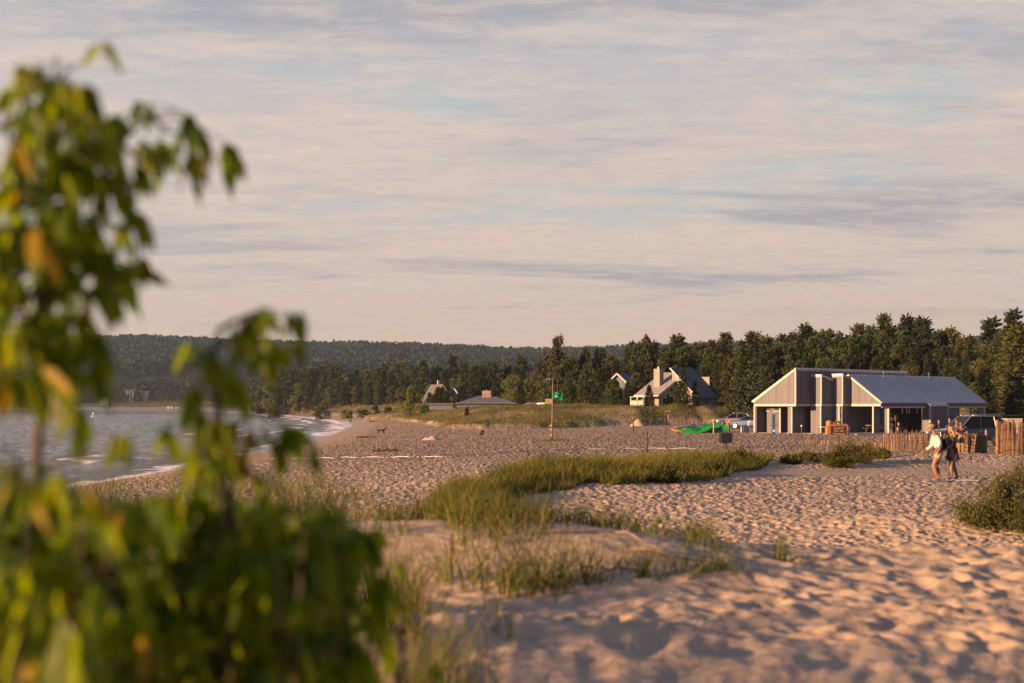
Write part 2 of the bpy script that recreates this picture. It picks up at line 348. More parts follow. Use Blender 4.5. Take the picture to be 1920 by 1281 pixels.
class MB:
    def __init__(s): s.V = []; s.F = []
    def add(s, V, F):
        n = len(s.V); s.V += [tuple(map(float, v)) for v in V]; s.F += [tuple(i + n for i in f) for f in F]; return s
    def box(s, c, d, rot=None):
        x, y, z = [k / 2 for k in d]
        P = [Vector(p) for p in [(-x,-y,-z),(x,-y,-z),(x,y,-z),(-x,y,-z),(-x,-y,z),(x,-y,z),(x,y,z),(-x,y,z)]]
        if rot is not None:
            if not isinstance(rot, Matrix): rot = Matrix.Rotation(rot, 3, 'Z')
            P = [rot @ p for p in P]
        return s.add([p + Vector(c) for p in P], [(0,3,2,1),(4,5,6,7),(0,1,5,4),(1,2,6,5),(2,3,7,6),(3,0,4,7)])
    def b2(s, x0, x1, y0, y1, z0, z1):
        return s.box(((x0+x1)/2, (y0+y1)/2, (z0+z1)/2), (x1-x0, y1-y0, z1-z0))
    def bar(s, p, q, w, h=None):
        p = Vector(p); q = Vector(q); d = q - p; L = d.length
        m = d.to_track_quat('X', 'Z').to_matrix()
        return s.box((p + q) / 2, (L, w, h or w), m)
    def tube(s, pts, rad, n=8, cap=True):
        pts = [Vector(p) for p in pts]
        if not hasattr(rad, '__len__'): rad = [rad] * len(pts)
        V = []; F = []
        up = Vector((0.03, .07, 1))
        for i, p in enumerate(pts):
            d = (pts[min(i+1, len(pts)-1)] - pts[max(i-1, 0)])
            d.normalize()
            a = d.cross(up if abs(d.normalized().dot(Vector((0,0,1)))) < .95 else Vector((1, .1, 0))); a.normalize(); b = a.cross(d)
            for k in range(n):
                t = 2 * math.pi * k / n
                V.append(p + (a * math.cos(t) + b * math.sin(t)) * rad[i])
        for i in range(len(pts) - 1):
            for k in range(n):
                F.append((i*n+k, i*n+(k+1) % n, (i+1)*n+(k+1) % n, (i+1)*n+k))
        if cap: F.append(tuple(range(n-1, -1, -1))); F.append(tuple((len(pts)-1)*n + k for k in range(n)))
        return s.add(V, F)
    def lathe(s, c, prof, n=16, axis='Z', sx=1, sy=1):
        V = []; F = []
        for r, z in prof:
            for k in range(n):
                t = 2 * math.pi * k / n; a = r * math.cos(t) * sx; b = r * math.sin(t) * sy
                p = {'Z': (a, b, z), 'Y': (a, z, b), 'X': (z, a, b)}[axis]
                V.append((p[0]+c[0], p[1]+c[1], p[2]+c[2]))
        for i in range(len(prof)-1):
            for k in range(n): F.append((i*n+k, i*n+(k+1) % n, (i+1)*n+(k+1) % n, (i+1)*n+k))
        F.append(tuple(range(n-1, -1, -1))); F.append(tuple((len(prof)-1)*n + k for k in range(n)))
        return s.add(V, F)
    def ell(s, c, r, n=12, m=8, rot=None):
        V = []; F = []
        for i in range(m+1):
            ph = math.pi * i / m
            for k in range(n):
                t = 2*math.pi*k/n
                p = Vector((r[0]*math.sin(ph)*math.cos(t), r[1]*math.sin(ph)*math.sin(t), r[2]*math.cos(ph)))
                if rot is not None: p = rot @ p
                V.append(p + Vector(c))
        for i in range(m):
            for k in range(n): F.append((i*n+k, (i+1)*n+k, (i+1)*n+(k+1) % n, i*n+(k+1) % n))
        return s.add(V, F)
    def prism(s, poly, d, origin=(0,0,0), ax=(1,0,0), ay=(0,0,1)):
        """poly 2-D in (ax, ay) plane, extruded by vector d"""
        ax = Vector(ax); ay = Vector(ay); d = Vector(d); o = Vector(origin); n = len(poly)
        A = [o + ax*p[0] + ay*p[1] for p in poly]; B = [a + d for a in A]
        F = [tuple(range(n)), tuple(range(2*n-1, n-1, -1))] + [(i, i+n, (i+1) % n + n, (i+1) % n) for i in range(n)]
        return s.add(A + B, F)
    def build(s, name, m, parent=None, smooth=False, bevel=0, loc=None, fix=True):
        me = bpy.data.meshes.new(name); me.from_pydata(s.V, [], s.F)
        if fix:
            import bmesh
            bm = bmesh.new(); bm.from_mesh(me); bmesh.ops.recalc_face_normals(bm, faces=bm.faces); bm.to_mesh(me); bm.free()
        if smooth: me.polygons.foreach_set('use_smooth', np.ones(len(me.polygons), bool))
        me.materials.append(MT[m] if isinstance(m, str) else m)
        o = bpy.data.objects.new(name, me); COL.objects.link(o)
        if parent is not None: o.parent = parent
        if loc is not None: o.location = loc
        if bevel:
            b = o.modifiers.new('bevel', 'BEVEL'); b.width = bevel; b.segments = 2; b.limit_method = 'ANGLE'
        return o

# ------------------------------------------------------------------ leaf soups
def rhombs(C, D, L, Wd, r=rng, fold=0):
    """one rhombic leaf per centre: C (n,3) base, D (n,3) direction, L, Wd lengths"""
    n = len(C); D = D / (np.linalg.norm(D, axis=1, keepdims=True) + 1e-9)
    s = r.normal(size=(n, 3)); s -= (s * D).sum(1, keepdims=True) * D; s /= np.linalg.norm(s, axis=1, keepdims=True) + 1e-9
    L = np.broadcast_to(np.asarray(L, float), (n,))[:, None]; Wd = np.broadcast_to(np.asarray(Wd, float), (n,))[:, None]
    V = np.stack([C, C + D * L * .45 + s * Wd / 2, C + D * L, C + D * L * .45 - s * Wd / 2], 1).reshape(-1, 3)
    Q = np.arange(4 * n).reshape(n, 4)
    return V, Q
def blades(C, hgt, lean, width, r=rng, segs=3):
    """curved tapering grass blades. C (n,3)"""
    n = len(C); az = r.uniform(0, 2*np.pi, n); ax = np.stack([np.cos(az), np.sin(az), 0*az], 1)
    sd = np.stack([-np.sin(az), np.cos(az), 0*az], 1)
    az2 = r.uniform(0, 2*np.pi, n); sd = np.stack([np.cos(az2), np.sin(az2), 0*az], 1)
    hgt = np.broadcast_to(hgt, (n,)); lean = np.broadcast_to(lean, (n,)); width = np.broadcast_to(width, (n,))
    rows = []
    for i in range(segs + 1):
        t = i / segs
        w = width * (1 - t) ** .7 * .5 + 1e-4
        p = C + ax * (lean * hgt * t ** 1.8)[:, None] + np.array([0, 0, 1]) * (hgt * (t - .25 * np.minimum(lean, 1.6) * t ** 2.4))[:, None]
        rows += [p - sd * w[:, None], p + sd * w[:, None]]
    V = np.stack(rows, 1)
    k = 2 * (segs + 1); base = (np.arange(n) * k)[:, None]
    Q = [base + np.array([[2*i, 2*i+1, 2*i+3, 2*i+2]]) for i in range(segs)]
    return V.reshape(-1, 3), np.concatenate(Q)
def join(parts):
    V = []; Q = []; n = 0
    for v, q in parts: V.append(v); Q.append(q + n); n += len(v)
    return np.concatenate(V), np.concatenate(Q)
# ------------------------------------------------------------------ camera, sky, sun
SUN_AZ = R(-123)      # measured from +Y, negative = left; a little behind the camera's left shoulder
SUN_EL = R(9)
cam = bpy.data.cameras.new('camera'); co = bpy.data.objects.new('camera', cam); COL.objects.link(co)
co.location = (0, 0, CZ); co.rotation_euler = (R(90), 0, 0)
cam.lens = 50; cam.sensor_width = 36; cam.shift_y = (HV - 640.5) / 1920; cam.clip_end = 20000; cam.clip_start = .05
cam.dof.use_dof = True; cam.dof.focus_distance = 115; cam.dof.aperture_fstop = 2.5; cam.dof.aperture_blades = 0
scene.camera = co
sd = Vector((math.sin(SUN_AZ) * math.cos(SUN_EL), math.cos(SUN_AZ) * math.cos(SUN_EL), math.sin(SUN_EL)))
sl = bpy.data.lights.new('sun', 'SUN'); so = bpy.data.objects.new('sun', sl); COL.objects.link(so)
sl.energy = 5.0; sl.color = (1, .58, .29); sl.angle = R(.6)
so.rotation_euler = sd.to_track_quat('Z', 'Y').to_euler(); so.location = (-40, 10, 60)
scene.view_settings.view_transform = 'Standard'; scene.view_settings.look = 'None'
scene.view_settings.exposure = EXPO = 1.4; scene.view_settings.gamma = 1

def world():
    w = bpy.data.worlds.new('World'); scene.world = w; w.use_nodes = True; nt = w.node_tree; N = nt.nodes; L = nt.links
    bg = N['Background']
    sky = N.new('ShaderNodeTexSky'); sky.sky_type = 'NISHITA'; sky.sun_disc = False; sky.sun_elevation = SUN_EL; sky.sun_rotation = SUN_AZ; sky.dust_density = 2.5
    tc = N.new('ShaderNodeTexCoord'); sp = N.new('ShaderNodeSeparateXYZ'); L.new(tc.outputs['Generated'], sp.inputs[0])
    def math_(op, a, b=None, c=None):
        m = N.new('ShaderNodeMath'); m.operation = op
        for i, v in enumerate((a, b, c)):
            if v is None: continue
            if isinstance(v, (int, float)): m.inputs[i].default_value = v
            else: L.new(v, m.inputs[i])
        return m.outputs[0]
    def ramp(v, a, b, c=0., d=1., smooth=True):
        r = N.new('ShaderNodeMapRange'); r.interpolation_type = 'SMOOTHSTEP' if smooth else 'LINEAR'
        r.inputs['From Min'].default_value = a; r.inputs['From Max'].default_value = b; r.inputs['To Min'].default_value = c; r.inputs['To Max'].default_value = d
        L.new(v, r.inputs['Value']); return r.outputs['Result']
    def mix(f, a, b, t='MIX'):
        x = N.new('ShaderNodeMix'); x.data_type = 'RGBA'; x.blend_type = t
        if isinstance(f, float): x.inputs['Factor'].default_value = f
        else: L.new(f, x.inputs['Factor'])
        for k, c in (('A', a), ('B', b)):
            if isinstance(c, tuple): x.inputs[k].default_value = (*c, 1)
            else: L.new(c, x.inputs[k])
        return x.outputs['Result']
    z = math_('MAXIMUM', sp.outputs[2], 0.0); zz = math_('ADD', z, .07)
    px = math_('DIVIDE', sp.outputs[0], zz); py = math_('DIVIDE', sp.outputs[1], zz)
    def noise(sx, sy, det, ro, off, dist=0.):
        cb = N.new('ShaderNodeCombineXYZ'); L.new(math_('MULTIPLY_ADD', px, sx, off), cb.inputs[0]); L.new(math_('MULTIPLY', py, sy), cb.inputs[1])
        n = N.new('ShaderNodeTexNoise'); n.inputs['Scale'].default_value = 1; n.inputs['Detail'].default_value = det; n.inputs['Roughness'].default_value = ro; n.inputs['Distortion'].default_value = dist
        L.new(cb.outputs[0], n.inputs['Vector']); return n.outputs['Fac']
    # the high veil, its blue gaps and its greyer streaks
    veil = mix(ramp(z, 0, .10), (.88, .60, .42), (.69, .555, .46))
    veil = mix(ramp(z, .10, .28), veil, (.48, .48, .515))
    bright = noise(1.3, 2.0, 9, .66, 4.0, .35)
    veil = mix(ramp(bright, .45, .72), veil, (.74, .58, .49))
    gaps = noise(.62, .95, 8, .6, 3.0, .3)
    def patch(cx, cz, wx, wz, k):
        e = math_('ADD', math_('POWER', math_('ABSOLUTE', math_('DIVIDE', math_('SUBTRACT', sp.outputs[0], cx), wx)), 2.0), math_('POWER', math_('ABSOLUTE', math_('DIVIDE', math_('SUBTRACT', sp.outputs[2], cz), wz)), 2.0))
        return math_('MULTIPLY', math_('EXPONENT', math_('MULTIPLY', e, -1.0)), k)
    gaps = math_('ADD', math_('SUBTRACT', gaps, .035), patch(-.12, .205, .17, .035, .16))
    bluesky = mix(.10, (.50, .565, .575), mix(1.0, sky.outputs['Color'], (.09, .09, .09), 'MULTIPLY'))
    gapm = math_('MULTIPLY', ramp(gaps, .50, .62), ramp(z, .07, .16))
    c = mix(gapm, veil, bluesky)
    dk = noise(.50, 1.25, 8, .58, 27.0, .5)
    dk = math_('ADD', math_('SUBTRACT', dk, .03), math_('ADD', patch(.27, .135, .14, .022, .16), math_('ADD', patch(.12, .085, .2, .010, .10), patch(-.15, .28, .2, .03, .12))))
    dkm = math_('MULTIPLY', ramp(dk, .47, .64), ramp(z, .03, .09))
    c = mix(math_('MULTIPLY', dkm, .8), c, (.35, .36, .40))
    fine = noise(4.2, 7.5, 8, .65, 41.0, .6)
    c = mix(math_('MULTIPLY', ramp(fine, .42, .66), .50), c, (.74, .60, .50))
    fin2 = noise(9.0, 13.0, 6, .6, 71.0, .4)
    c = mix(math_('MULTIPLY', ramp(fin2, .45, .65), .22), c, (.42, .42, .45))
    # small cumulus heads low over the hills
    cb = N.new('ShaderNodeCombineXYZ'); L.new(math_('MULTIPLY', sp.outputs[0], 22.0), cb.inputs[0]); L.new(math_('MULTIPLY', sp.outputs[2], 55.0), cb.inputs[2])
    n3 = N.new('ShaderNodeTexNoise'); n3.inputs['Scale'].default_value = 1; n3.inputs['Detail'].default_value = 6; L.new(cb.outputs[0], n3.inputs['Vector'])
    low = math_('MULTIPLY', ramp(z, .035, .045), ramp(z, .052, .078, 1., 0.))
    c = mix(math_('MULTIPLY', math_('MULTIPLY', ramp(n3.outputs['Fac'], .52, .60), low), .6), c, (.80, .54, .40))
    # bluer and dimmer overhead; unseen sky behind right darkened to deepen the fronts' shade
    dt = N.new('ShaderNodeVectorMath'); dt.operation = 'DOT_PRODUCT'; L.new(tc.outputs['Generated'], dt.inputs[0]); dt.inputs[1].default_value = (.62, -.78, 0)
    rear_dim = ramp(dt.outputs['Value'], -.25, .6, 0., .88)
    c = mix(rear_dim, c, (.06, .10, .20))
    c = mix(ramp(z, .30, .75, 0., .85), c, (.13, .18, .32))
    L.new(mix(1.0, c, (2**-EXPO*1.10,)*3, 'MULTIPLY'), bg.inputs['Color']); bg.inputs['Strength'].default_value = 1.0
world()

# ------------------------------------------------------------------ ground sheet (one polar sheet round the camera)
def ground():
    th = np.concatenate([np.radians(np.linspace(-180, -24, 60)), np.radians(np.linspace(-23.9, 23.9, 1150)), np.radians(np.linspace(24, 180, 60))])
    r = [.5]
    while r[-1] < 6000:
        q = r[-1]
        k = .03 if q < 6 else 0.0040 if q < 18 else .0030 if q < 75 else 0.0045 if q < 300 else .008 if q < 400 else .02
        r.append(q * (1 + k))
    r = np.array(r); A, B = np.meshgrid(th, r)
    x = B * np.sin(A); y = B * np.cos(A)
    z = H0(x, y); d = shore(x, y); z = detail(x, y, z, d)
    n, m = A.shape
    V = np.stack([x, y, z], -1).reshape(-1, 3)
    i = np.arange(n - 1)[:, None] * m + np.arange(m - 1)[None, :]
    Q = np.stack([i, i + 1, i + m + 1, i + m], -1).reshape(-1, 4)
    V = np.concatenate([V, [[0, 0, z[0].mean()]]]); c = len(V) - 1
    T = np.stack([np.full(m - 1, c), np.arange(1, m), np.arange(0, m - 1)], -1)
    o = mesh_np('ground', V, [Q, T], MT['sand'], smooth=True); tag(o, kind='structure')
    rr = np.hypot(x, y)
    wet = np.where(d < 6 + 2.2 * fbm(x / 6, y / 9, 3, 5) * 2 + .01 * rr, 1, 0) * sstep(-3, .5, -z + .9)
    wet = 1 - sstep(1.5 + .006 * rr, 7 + .012 * rr, d + 5 * fbm(x / 5, y / 9, 3, 5))
    s = toe(x, y)
    ln = sstep(1, 7, s + 14 * fbm(x / 7, y / 14, 4, 33)) * np.clip(.5 + 2.2 * fbm(x / 8, y / 12, 4, 44) + .45, 0, 1)
    ln = np.maximum(ln, sstep(60, 110, s)); ln = np.maximum(ln, sstep(900, 1200, y) * sstep(50, 80, d))
    bed = np.clip(band_t(x, y) * 4, 0, 1) * .8
    rough = sstep(25, 90, rr) * (1 - sstep(0, 5, s)) * sstep(3, 9, d) * (1 - .0 * rr)
    rough = rough * (1 - .93 * np.clip(1.2 * seg(x, y, 9, 46.5, 14, 50, 1.7) + 1.1 * seg(x, y, 17, 52, 21.5, 55, 2), 0, 1)) + .12
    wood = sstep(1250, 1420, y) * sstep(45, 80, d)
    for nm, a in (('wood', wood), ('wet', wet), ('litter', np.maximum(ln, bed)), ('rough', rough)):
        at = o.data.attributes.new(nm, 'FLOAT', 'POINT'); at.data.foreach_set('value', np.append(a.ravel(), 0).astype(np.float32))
    return o
ground()

def lake():
    th = np.radians(np.concatenate([np.linspace(-88, -23, 60), np.linspace(-22.9, -2, 620)]))
    r = [14.]
    while r[-1] < 2600: r.append(r[-1] * (1.004 if r[-1] < 700 else 1.012))
    r = np.array(r); A, B = np.meshgrid(th, r); x = B * np.sin(A); y = B * np.cos(A); d = shore(x, y)
    rr = np.hypot(x, y)
    amp = np.clip(-d / 20, .2, 1) * 1.25
    z = .55 * fbm((x + y * .35) / 5.2, (y - x * .2) / 6.5, 4, 61) + .65 * (.22 - np.abs(fbm((x + y * .3) / 2.6, y / 4.4, 3, 67))) - .04
    # breakers rolling in along the shore
    ph = -d / 9.0 + 1.6 * fbm(x / 14, y / 26, 3, 77)
    br = np.maximum(0, np.sin(ph * 6.283)) ** 3 * (1 - sstep(12, 30, -d)) * sstep(-3, 2, -d) * np.clip(.6 + 2.5 * fbm(x / 16, y / 16, 2, 83), 0, 1)
    z = z * amp + .22 * br + .03
    n, m = A.shape; V = np.stack([x, y, z], -1).reshape(-1, 3)
    i = np.arange(n - 1)[:, None] * m + np.arange(m - 1)[None, :]
    Q = np.stack([i, i + 1, i + m + 1, i + m], -1).reshape(-1, 4)
    keep = (d < 10)[:-1, :-1].ravel(); Q = Q[keep]
    o = mesh_np('water', V, Q, MT['water'], smooth=True); tag(o, kind='structure')
    f = .62 * np.roll(br, 1, 0) + .55 * sstep(-5, -.5, d + 2.5 * fbm(x / 6, y / 9, 3, 88) * 2) + .46 * (1 - sstep(3, 26, -d)) * sstep(190, 240, rr)
    crest = z / amp
    f = f + .34 * sstep(.14, .3, z - .03) * (1 - sstep(60, 300, -d) * .75)
    f = np.clip(f, 0, .8)
    at = o.data.attributes.new('foam', 'FLOAT', 'POINT'); at.data.foreach_set('value', f.ravel().astype(np.float32))
lake()

# ------------------------------------------------------------------ air
def haze():
    b = MB(); b.b2(-4200, 4200, -300, 4200, -8, 260)
    m = bpy.data.materials.new('hazy air'); m.use_nodes = True; nt = m.node_tree
    nt.nodes.remove(nt.nodes['Principled BSDF'])
    v = nt.nodes.new('ShaderNodeVolumePrincipled'); v.inputs['Color'].default_value = (.42, .58, .80, 1); v.inputs['Density'].default_value = HAZE; v.inputs['Anisotropy'].default_value = .3
    nt.links.new(v.outputs[0], nt.nodes['Material Output'].inputs['Volume'])
    o = b.build('haze', m); tag(o, kind='stuff')
HAZE = .0001
if HAZE: haze()
scene.cycles.use_denoising = True
scene.cycles.max_bounces = 6; scene.cycles.transparent_max_bounces = 6; scene.cycles.volume_bounces = 1
scene.cycles.sample_clamp_indirect = 6

# ------------------------------------------------------------------ trees
def conifer_crown(h, rad, seed, wind=.0, gap=.15, n_br=110, base=.08, pw=1.0, tuft=1.0, plume=False):
    r = np.random.default_rng(seed); C = []; D = []; S = []
    ga = r.uniform(0, 6.28)
    for i in range(n_br):
        t = base + (1 - base) * (i + r.uniform(0, 1)) / n_br
        z0 = h * t
        if not plume: L = rad * ((1 - t) ** pw * .95 + .05) * r.uniform(.72, 1.15)
        else:
            prof = math.sin(min(1, (t - base) / (1 - base) * 1.05 + .13) * math.pi * .93) ** .65
            L = rad * prof * r.uniform(.45, 1.2)
        if r.uniform() < gap: L *= .5
        az = ga + i * 2.4 + r.uniform(-.5, .5)
        dx, dy = math.cos(az), math.sin(az)
        L *= 1 + wind * dx
        slope = r.uniform(-.35, .05) if not plume else r.uniform(0, .45)
        up = .25 if not plume else .45
        k = max(4, int(5 + L * 4.2))
        for j in range(k):
            f = (j + r.uniform(0, 1)) / k; f = f ** .7
            wv = (1 - f * .55) * L * .30
            p = np.array([dx * f * L, dy * f * L, z0 + slope * f * L + up * L * f * f * .6])
            sidev = np.array([-dy, dx, 0]) * r.normal() * wv * .55
            q = p + sidev + np.array([wind * .3, 0, r.normal() * .10])
            for _ in range(3):
                dd = np.array([dx, dy, .25 + (.5 if plume else 0)]) + r.normal(size=3) * .65
                C.append(q + r.normal(size=3) * .10 * tuft); D.append(dd); S.append(r.uniform(.32, .62) * tuft)
    # leader
    for i in range(26):
        C.append(np.array([r.normal() * .06, r.normal() * .06, h * (.93 + .07 * i / 26)])); D.append(np.array([r.normal() * .6, r.normal() * .6, .8])); S.append(.35 * tuft)
    C = np.array(C); D = np.array(D); S = np.array(S)
    lean = (C[:, 2] / h) ** 2 * wind * h * .05; C[:, 0] += lean
    return rhombs(C, D, S, S * r.uniform(.28, .5, len(S)), r)
def trunk_mb(h, r0, seed, lean=0, top=.97, limbs=0, lr=2.5):
    b = MB(); r = np.random.default_rng(seed)
    pts = [(lean * (t ** 2), .12 * math.sin(t * 5 + seed) * (0 if t == 0 else 1), -.4 + t * (h * top + .4)) for t in np.linspace(0, 1, 7)]
    b.tube(pts, [r0 * (1 - .88 * t) for t in np.linspace(0, 1, 7)], 7)
    for i in range(limbs):
        t = r.uniform(.25, .85); a = r.uniform(0, 6.28); L = lr * r.uniform(.6, 1)
        z = t * h * top
        b.tube([(lean*t*t, 0, z), (lean*t*t + math.cos(a) * L * .5, math.sin(a) * L * .5, z + .35 * L), (lean*t*t + math.cos(a) * L, math.sin(a) * L, z + .8 * L)], [r0 * .35, r0 * .22, r0 * .07], 5)
    return b
def broad_crown(h, rad, seed, n=3800, base=.22, size=.34, lobes=15):
    r = np.random.default_rng(seed); C = []; 
    cs = []
    for i in range(lobes):
        t = r.uniform(0, 1); a = r.uniform(0, 6.28); q = rad * math.sin(math.pi * (.12 + .8 * t)) * r.uniform(.25, .8)
        cs.append((q * math.cos(a), q * math.sin(a), h * (base + (1 - base) * t * .86), rad * r.uniform(.26, .46)))
    k = r.integers(0, lobes, n); cs = np.array(cs)[k]
    d = r.normal(size=(n, 3)); d /= np.linalg.norm(d, axis=1, keepdims=True)
    rr = cs[:, 3] * r.uniform(.55, 1.1, n)
    C = cs[:, :3] + d * rr[:, None] * np.array([1, 1, .85])
    S = size * r.uniform(.6, 1.3, n)
    return rhombs(C, d * .6 + r.normal(size=(n, 3)) * .6 + np.array([0, 0, -.1]), S, S * .7, r)
protos = []
def make_tree(kind, seed):
    r = np.random.default_rng(seed)
    t = thing('conifer_tree' if kind != 'broad' else 'broadleaf_tree', 'x', 'tree')
    if kind == 'spruce':
        h = 10; V, Q = conifer_crown(h, 2.3, seed, wind=.1, n_br=130, base=.05, pw=.85, gap=.1); tb = trunk_mb(h, .16, seed)
    elif kind == 'pine':
        h = 10; V, Q = conifer_crown(h, 2.1, seed, wind=.38, gap=.28, n_br=105, base=.14, plume=True, tuft=1.15); tb = trunk_mb(h, .17, seed, lean=.2, limbs=7, lr=1.2)
    elif kind == 'fir':
        h = 10; V, Q = conifer_crown(h, 1.7, seed, wind=.15, n_br=130, base=.04, pw=.7, gap=.2); tb = trunk_mb(h, .14, seed)
    elif kind == 'bush':
        h = 10; V, Q = broad_crown(h, 4.6, seed, base=-.1, lobes=18, n=3000, size=.6); tb = trunk_mb(h, .3, seed, limbs=9, lr=4, top=.7)
    else:
        h = 10; V, Q = broad_crown(h, 3.0, seed, base=.14); tb = trunk_mb(h, .2, seed, limbs=9, lr=2.2)
    mesh_np('crown', V, Q, MT['broad'] if kind in ('broad', 'bush') else MT['conifer'], t)
    tb.build('trunk', 'bark', t, smooth=True)
    return t
_cache = {}
def tree_at(kind, seed, loc, h, label, group=None, wx=1.0, name=None, cat='tree'):
    key = (kind, seed)
    if key not in _cache: _cache[key] = make_tree(kind, seed); o = _cache[key]
    else: o = copy_tree(_cache[key])
    o.location = loc; s = h / 10.0; o.scale = (s * wx, s * wx, s)
    o.rotation_euler = (0, 0, random.uniform(-.5, .5) if kind in ('pine',) else random.uniform(0, 6.28))
    o['label'] = label; o['category'] = cat
    if name: o.name = name
    if group: o['group'] = group
    elif 'group' in o: del o['group']
    return o
# front edge of the wood: (u, y) and treetop line: (u, v)
FU = [470, 520, 620, 700, 780, 860, 950, 1040, 1150, 1300, 1450, 1600, 1700, 1760, 1850, 1960, 2100]
FYD = [760, 660, 590, 540, 500, 430, 385, 320, 292, 290, 262, 262, 258, 246, 225, 205, 200]
TU = [470, 540, 640, 760, 900, 960, 1000, 1040, 1060, 1150, 1180, 1190, 1270, 1320, 1400, 1470, 1560, 1640, 1700, 1800, 1850, 1900, 1960, 2100]
TV = [705, 690, 682, 680, 672, 668, 664, 655, 650, 655, 655, 634, 632, 636, 632, 612, 608, 606, 602, 612, 606, 600, 604, 600]
bands = [(780, 'dark conifer in the hazy wood left of the gabled house', 'conifers between the bay and the gabled house'),
         (1030, 'dark conifer in the wood behind the low hipped roof hut', 'conifers behind the low hut'),
         (1200, 'windswept conifer in the wood behind the blue grey house', 'conifers behind the blue grey house'),
         (1420, 'tall windswept conifer in the wood behind the pale house', 'conifers behind the pale house'),
         (1700, 'tall windswept conifer in the wood behind the beach building', 'conifers behind the beach building'),
         (3000, 'tall windswept conifer in the wood right of the beach building roof', 'conifers right of the beach building')]
kinds = [('pine', 11), ('pine', 12), ('spruce', 21), ('pine', 13), ('fir', 31), ('pine', 14), ('spruce', 22), ('broad', 41), ('fir', 32), ('broad', 42)]
nt_ = 0
for row, (off, step) in enumerate([(0, 26), (14, 25), (34, 27), (62, 30), (100, 34)]):
    u = 476 + row * 9
    while u < 2010:
        uu = u + random.uniform(-7, 7); y = np.interp(uu, FU, FYD) + off + random.uniform(-5, 5)
        x = xat(uu, y); z = G(x, y)
        tv = np.interp(uu, TU, TV) + random.uniform(-7, 12)
        frac = [.62, .80, .93, 1.0, 1.0][row] * random.uniform(.86, 1.04)
        top = CZ + (HV - tv) / F * y
        h = (top - z) * frac
        h = max(h, 5)
        k = random.choice(kinds if row else kinds[2:])
        lab, grp = next((a, g) for lim, a, g in bands if uu < lim)
        if k[0] == 'broad': h *= .86; lab = lab.replace('tall windswept conifer', 'rounded leafy tree').replace('windswept conifer', 'rounded leafy tree').replace('dark conifer', 'rounded leafy tree'); grp = grp.replace('conifers', 'leafy trees')
        tree_at(*k, (x, y, z - .2), h, lab, grp, wx=random.uniform(.8, 1.15) * (1.25 if k[0] != 'broad' else 1))
        nt_ += 1
        u += step * random.uniform(.8, 1.2) * (1 if uu > 780 else .75)
print('trees', nt_)
def lone(kind, seed, u, v, y, htop, label, wx=1.0, name=None, cat='tree'):
    x = xat(u, y); z = G(x, y)
    h = CZ + (HV - htop) / F * y - z
    return tree_at(kind, seed, (x, y, z - .1), h, label, None, wx, name, cat)
lone('pine', 11, 1040, 0, 330, 636, 'slender conifer whose crown stands up alone above the wood, left of the flag', .8)
lone('pine', 13, 1652, 0, 285, 596, 'tallest plumed pine standing above the wood behind the beach building', .9)
lone('pine', 12, 1697, 0, 285, 598, 'tall plumed pine poking above the wood just right of the building high wall', .9)
lone('pine', 14, 1893, 0, 240, 589, 'high pine with open tufted crown at the right end of the wood', 1.1)
lone('spruce', 22, 1908, 0, 185, 612, 'big sunlit conifer at the right edge of the view', 1.35)
lone('fir', 31, 1846, 0, 180, 690, 'small sunlit conifer standing between the roof end and the big sunlit conifer', 1.5)
lone('fir', 32, 1895, 0, 165, 733, 'low young conifer in front of the big sunlit conifer', 1.3)
lone('spruce', 21, 1395, 0, 215, 648, 'tall sunlit conifer immediately left of the beach building roof', 1.15)
lone('spruce', 22, 1362, 0, 232, 668, 'narrow conifer between the pale house and the beach building', 1.0)
lone('fir', 31, 1345, 0, 240, 676, 'dark conifer against the right end of the pale house', 1.2)
lone('spruce', 21, 1281, 0, 229, 690, 'young spruce standing in front of the pale house tall gable', 1.15)
lone('fir', 32, 1303, 0, 230, 714, 'smaller spruce beside the one in front of the pale house tall gable', 1.1)
lone('spruce', 22, 1217, 0, 228, 722, 'bushy young spruce in front of the pale house porch corner', 1.5)
lone('fir', 31, 1252, 0, 230, 738, 'low dark spruce against the grey gable wall of the pale house', 1.3)
lone('spruce', 21, 1176, 0, 245, 716, 'dark spruce between the blue grey house and the pale house', 1.5)
lone('broad', 41, 1046, 0, 262, 682, 'leafy green tree with rounded crown just behind the green flag', .85)
lone('broad', 42, 960, 0, 350, 690, 'broad tree with a sunlit left side behind the low grey hut', 1.0)
lone('bush', 51, 775, 0, 330, 722, 'dark rounded juniper tree left of the gabled house', .85)
lone('bush', 52, 797, 0, 325, 748, 'light green bush at the foot of the dark rounded juniper', 1.1, 'leafy_bush', 'bush')
lone('fir', 32, 875, 0, 235, 763, 'tiny dark conifer alone on the grassy dune slope', 2.2)
lone('broad', 41, 507, 0, 560, 712, 'sunlit pale green tree at the left end of the near wood', 1.0)
lone('bush', 52, 516, 0, 520, 749, 'small orange tinted tree on the far beach edge', .9)
for u_, y_, t_, l_ in ((822, 375, 726, 'spruce covering the left wall of the steep gabled house'), (838, 372, 733, 'small spruce between the two gabled houses'), (866, 378, 722, 'leaning spruce right of the second gabled house'), (815, 372, 738, 'low spruce at the sunlit side of the steep gabled house'), (806, 380, 736, 'low spruce at the left foot of the steep gabled house'), (852, 370, 741, 'low rounded spruce before the second gabled house'),
        (1154, 256, 712, 'conifer standing right before the gable of the blue grey house'), (1143, 258, 716, 'conifer hiding the left half of the blue grey house'), (1164, 256, 728, 'conifer hiding the wall of the blue grey house'), (1130, 262, 690, 'tall conifer left of the blue grey house'), (1195, 262, 700, 'tall conifer between the blue grey house roof and the chimney')):
    lone('spruce', 21 + (u_ % 2), u_, 0, y_, t_, l_, 2.0)
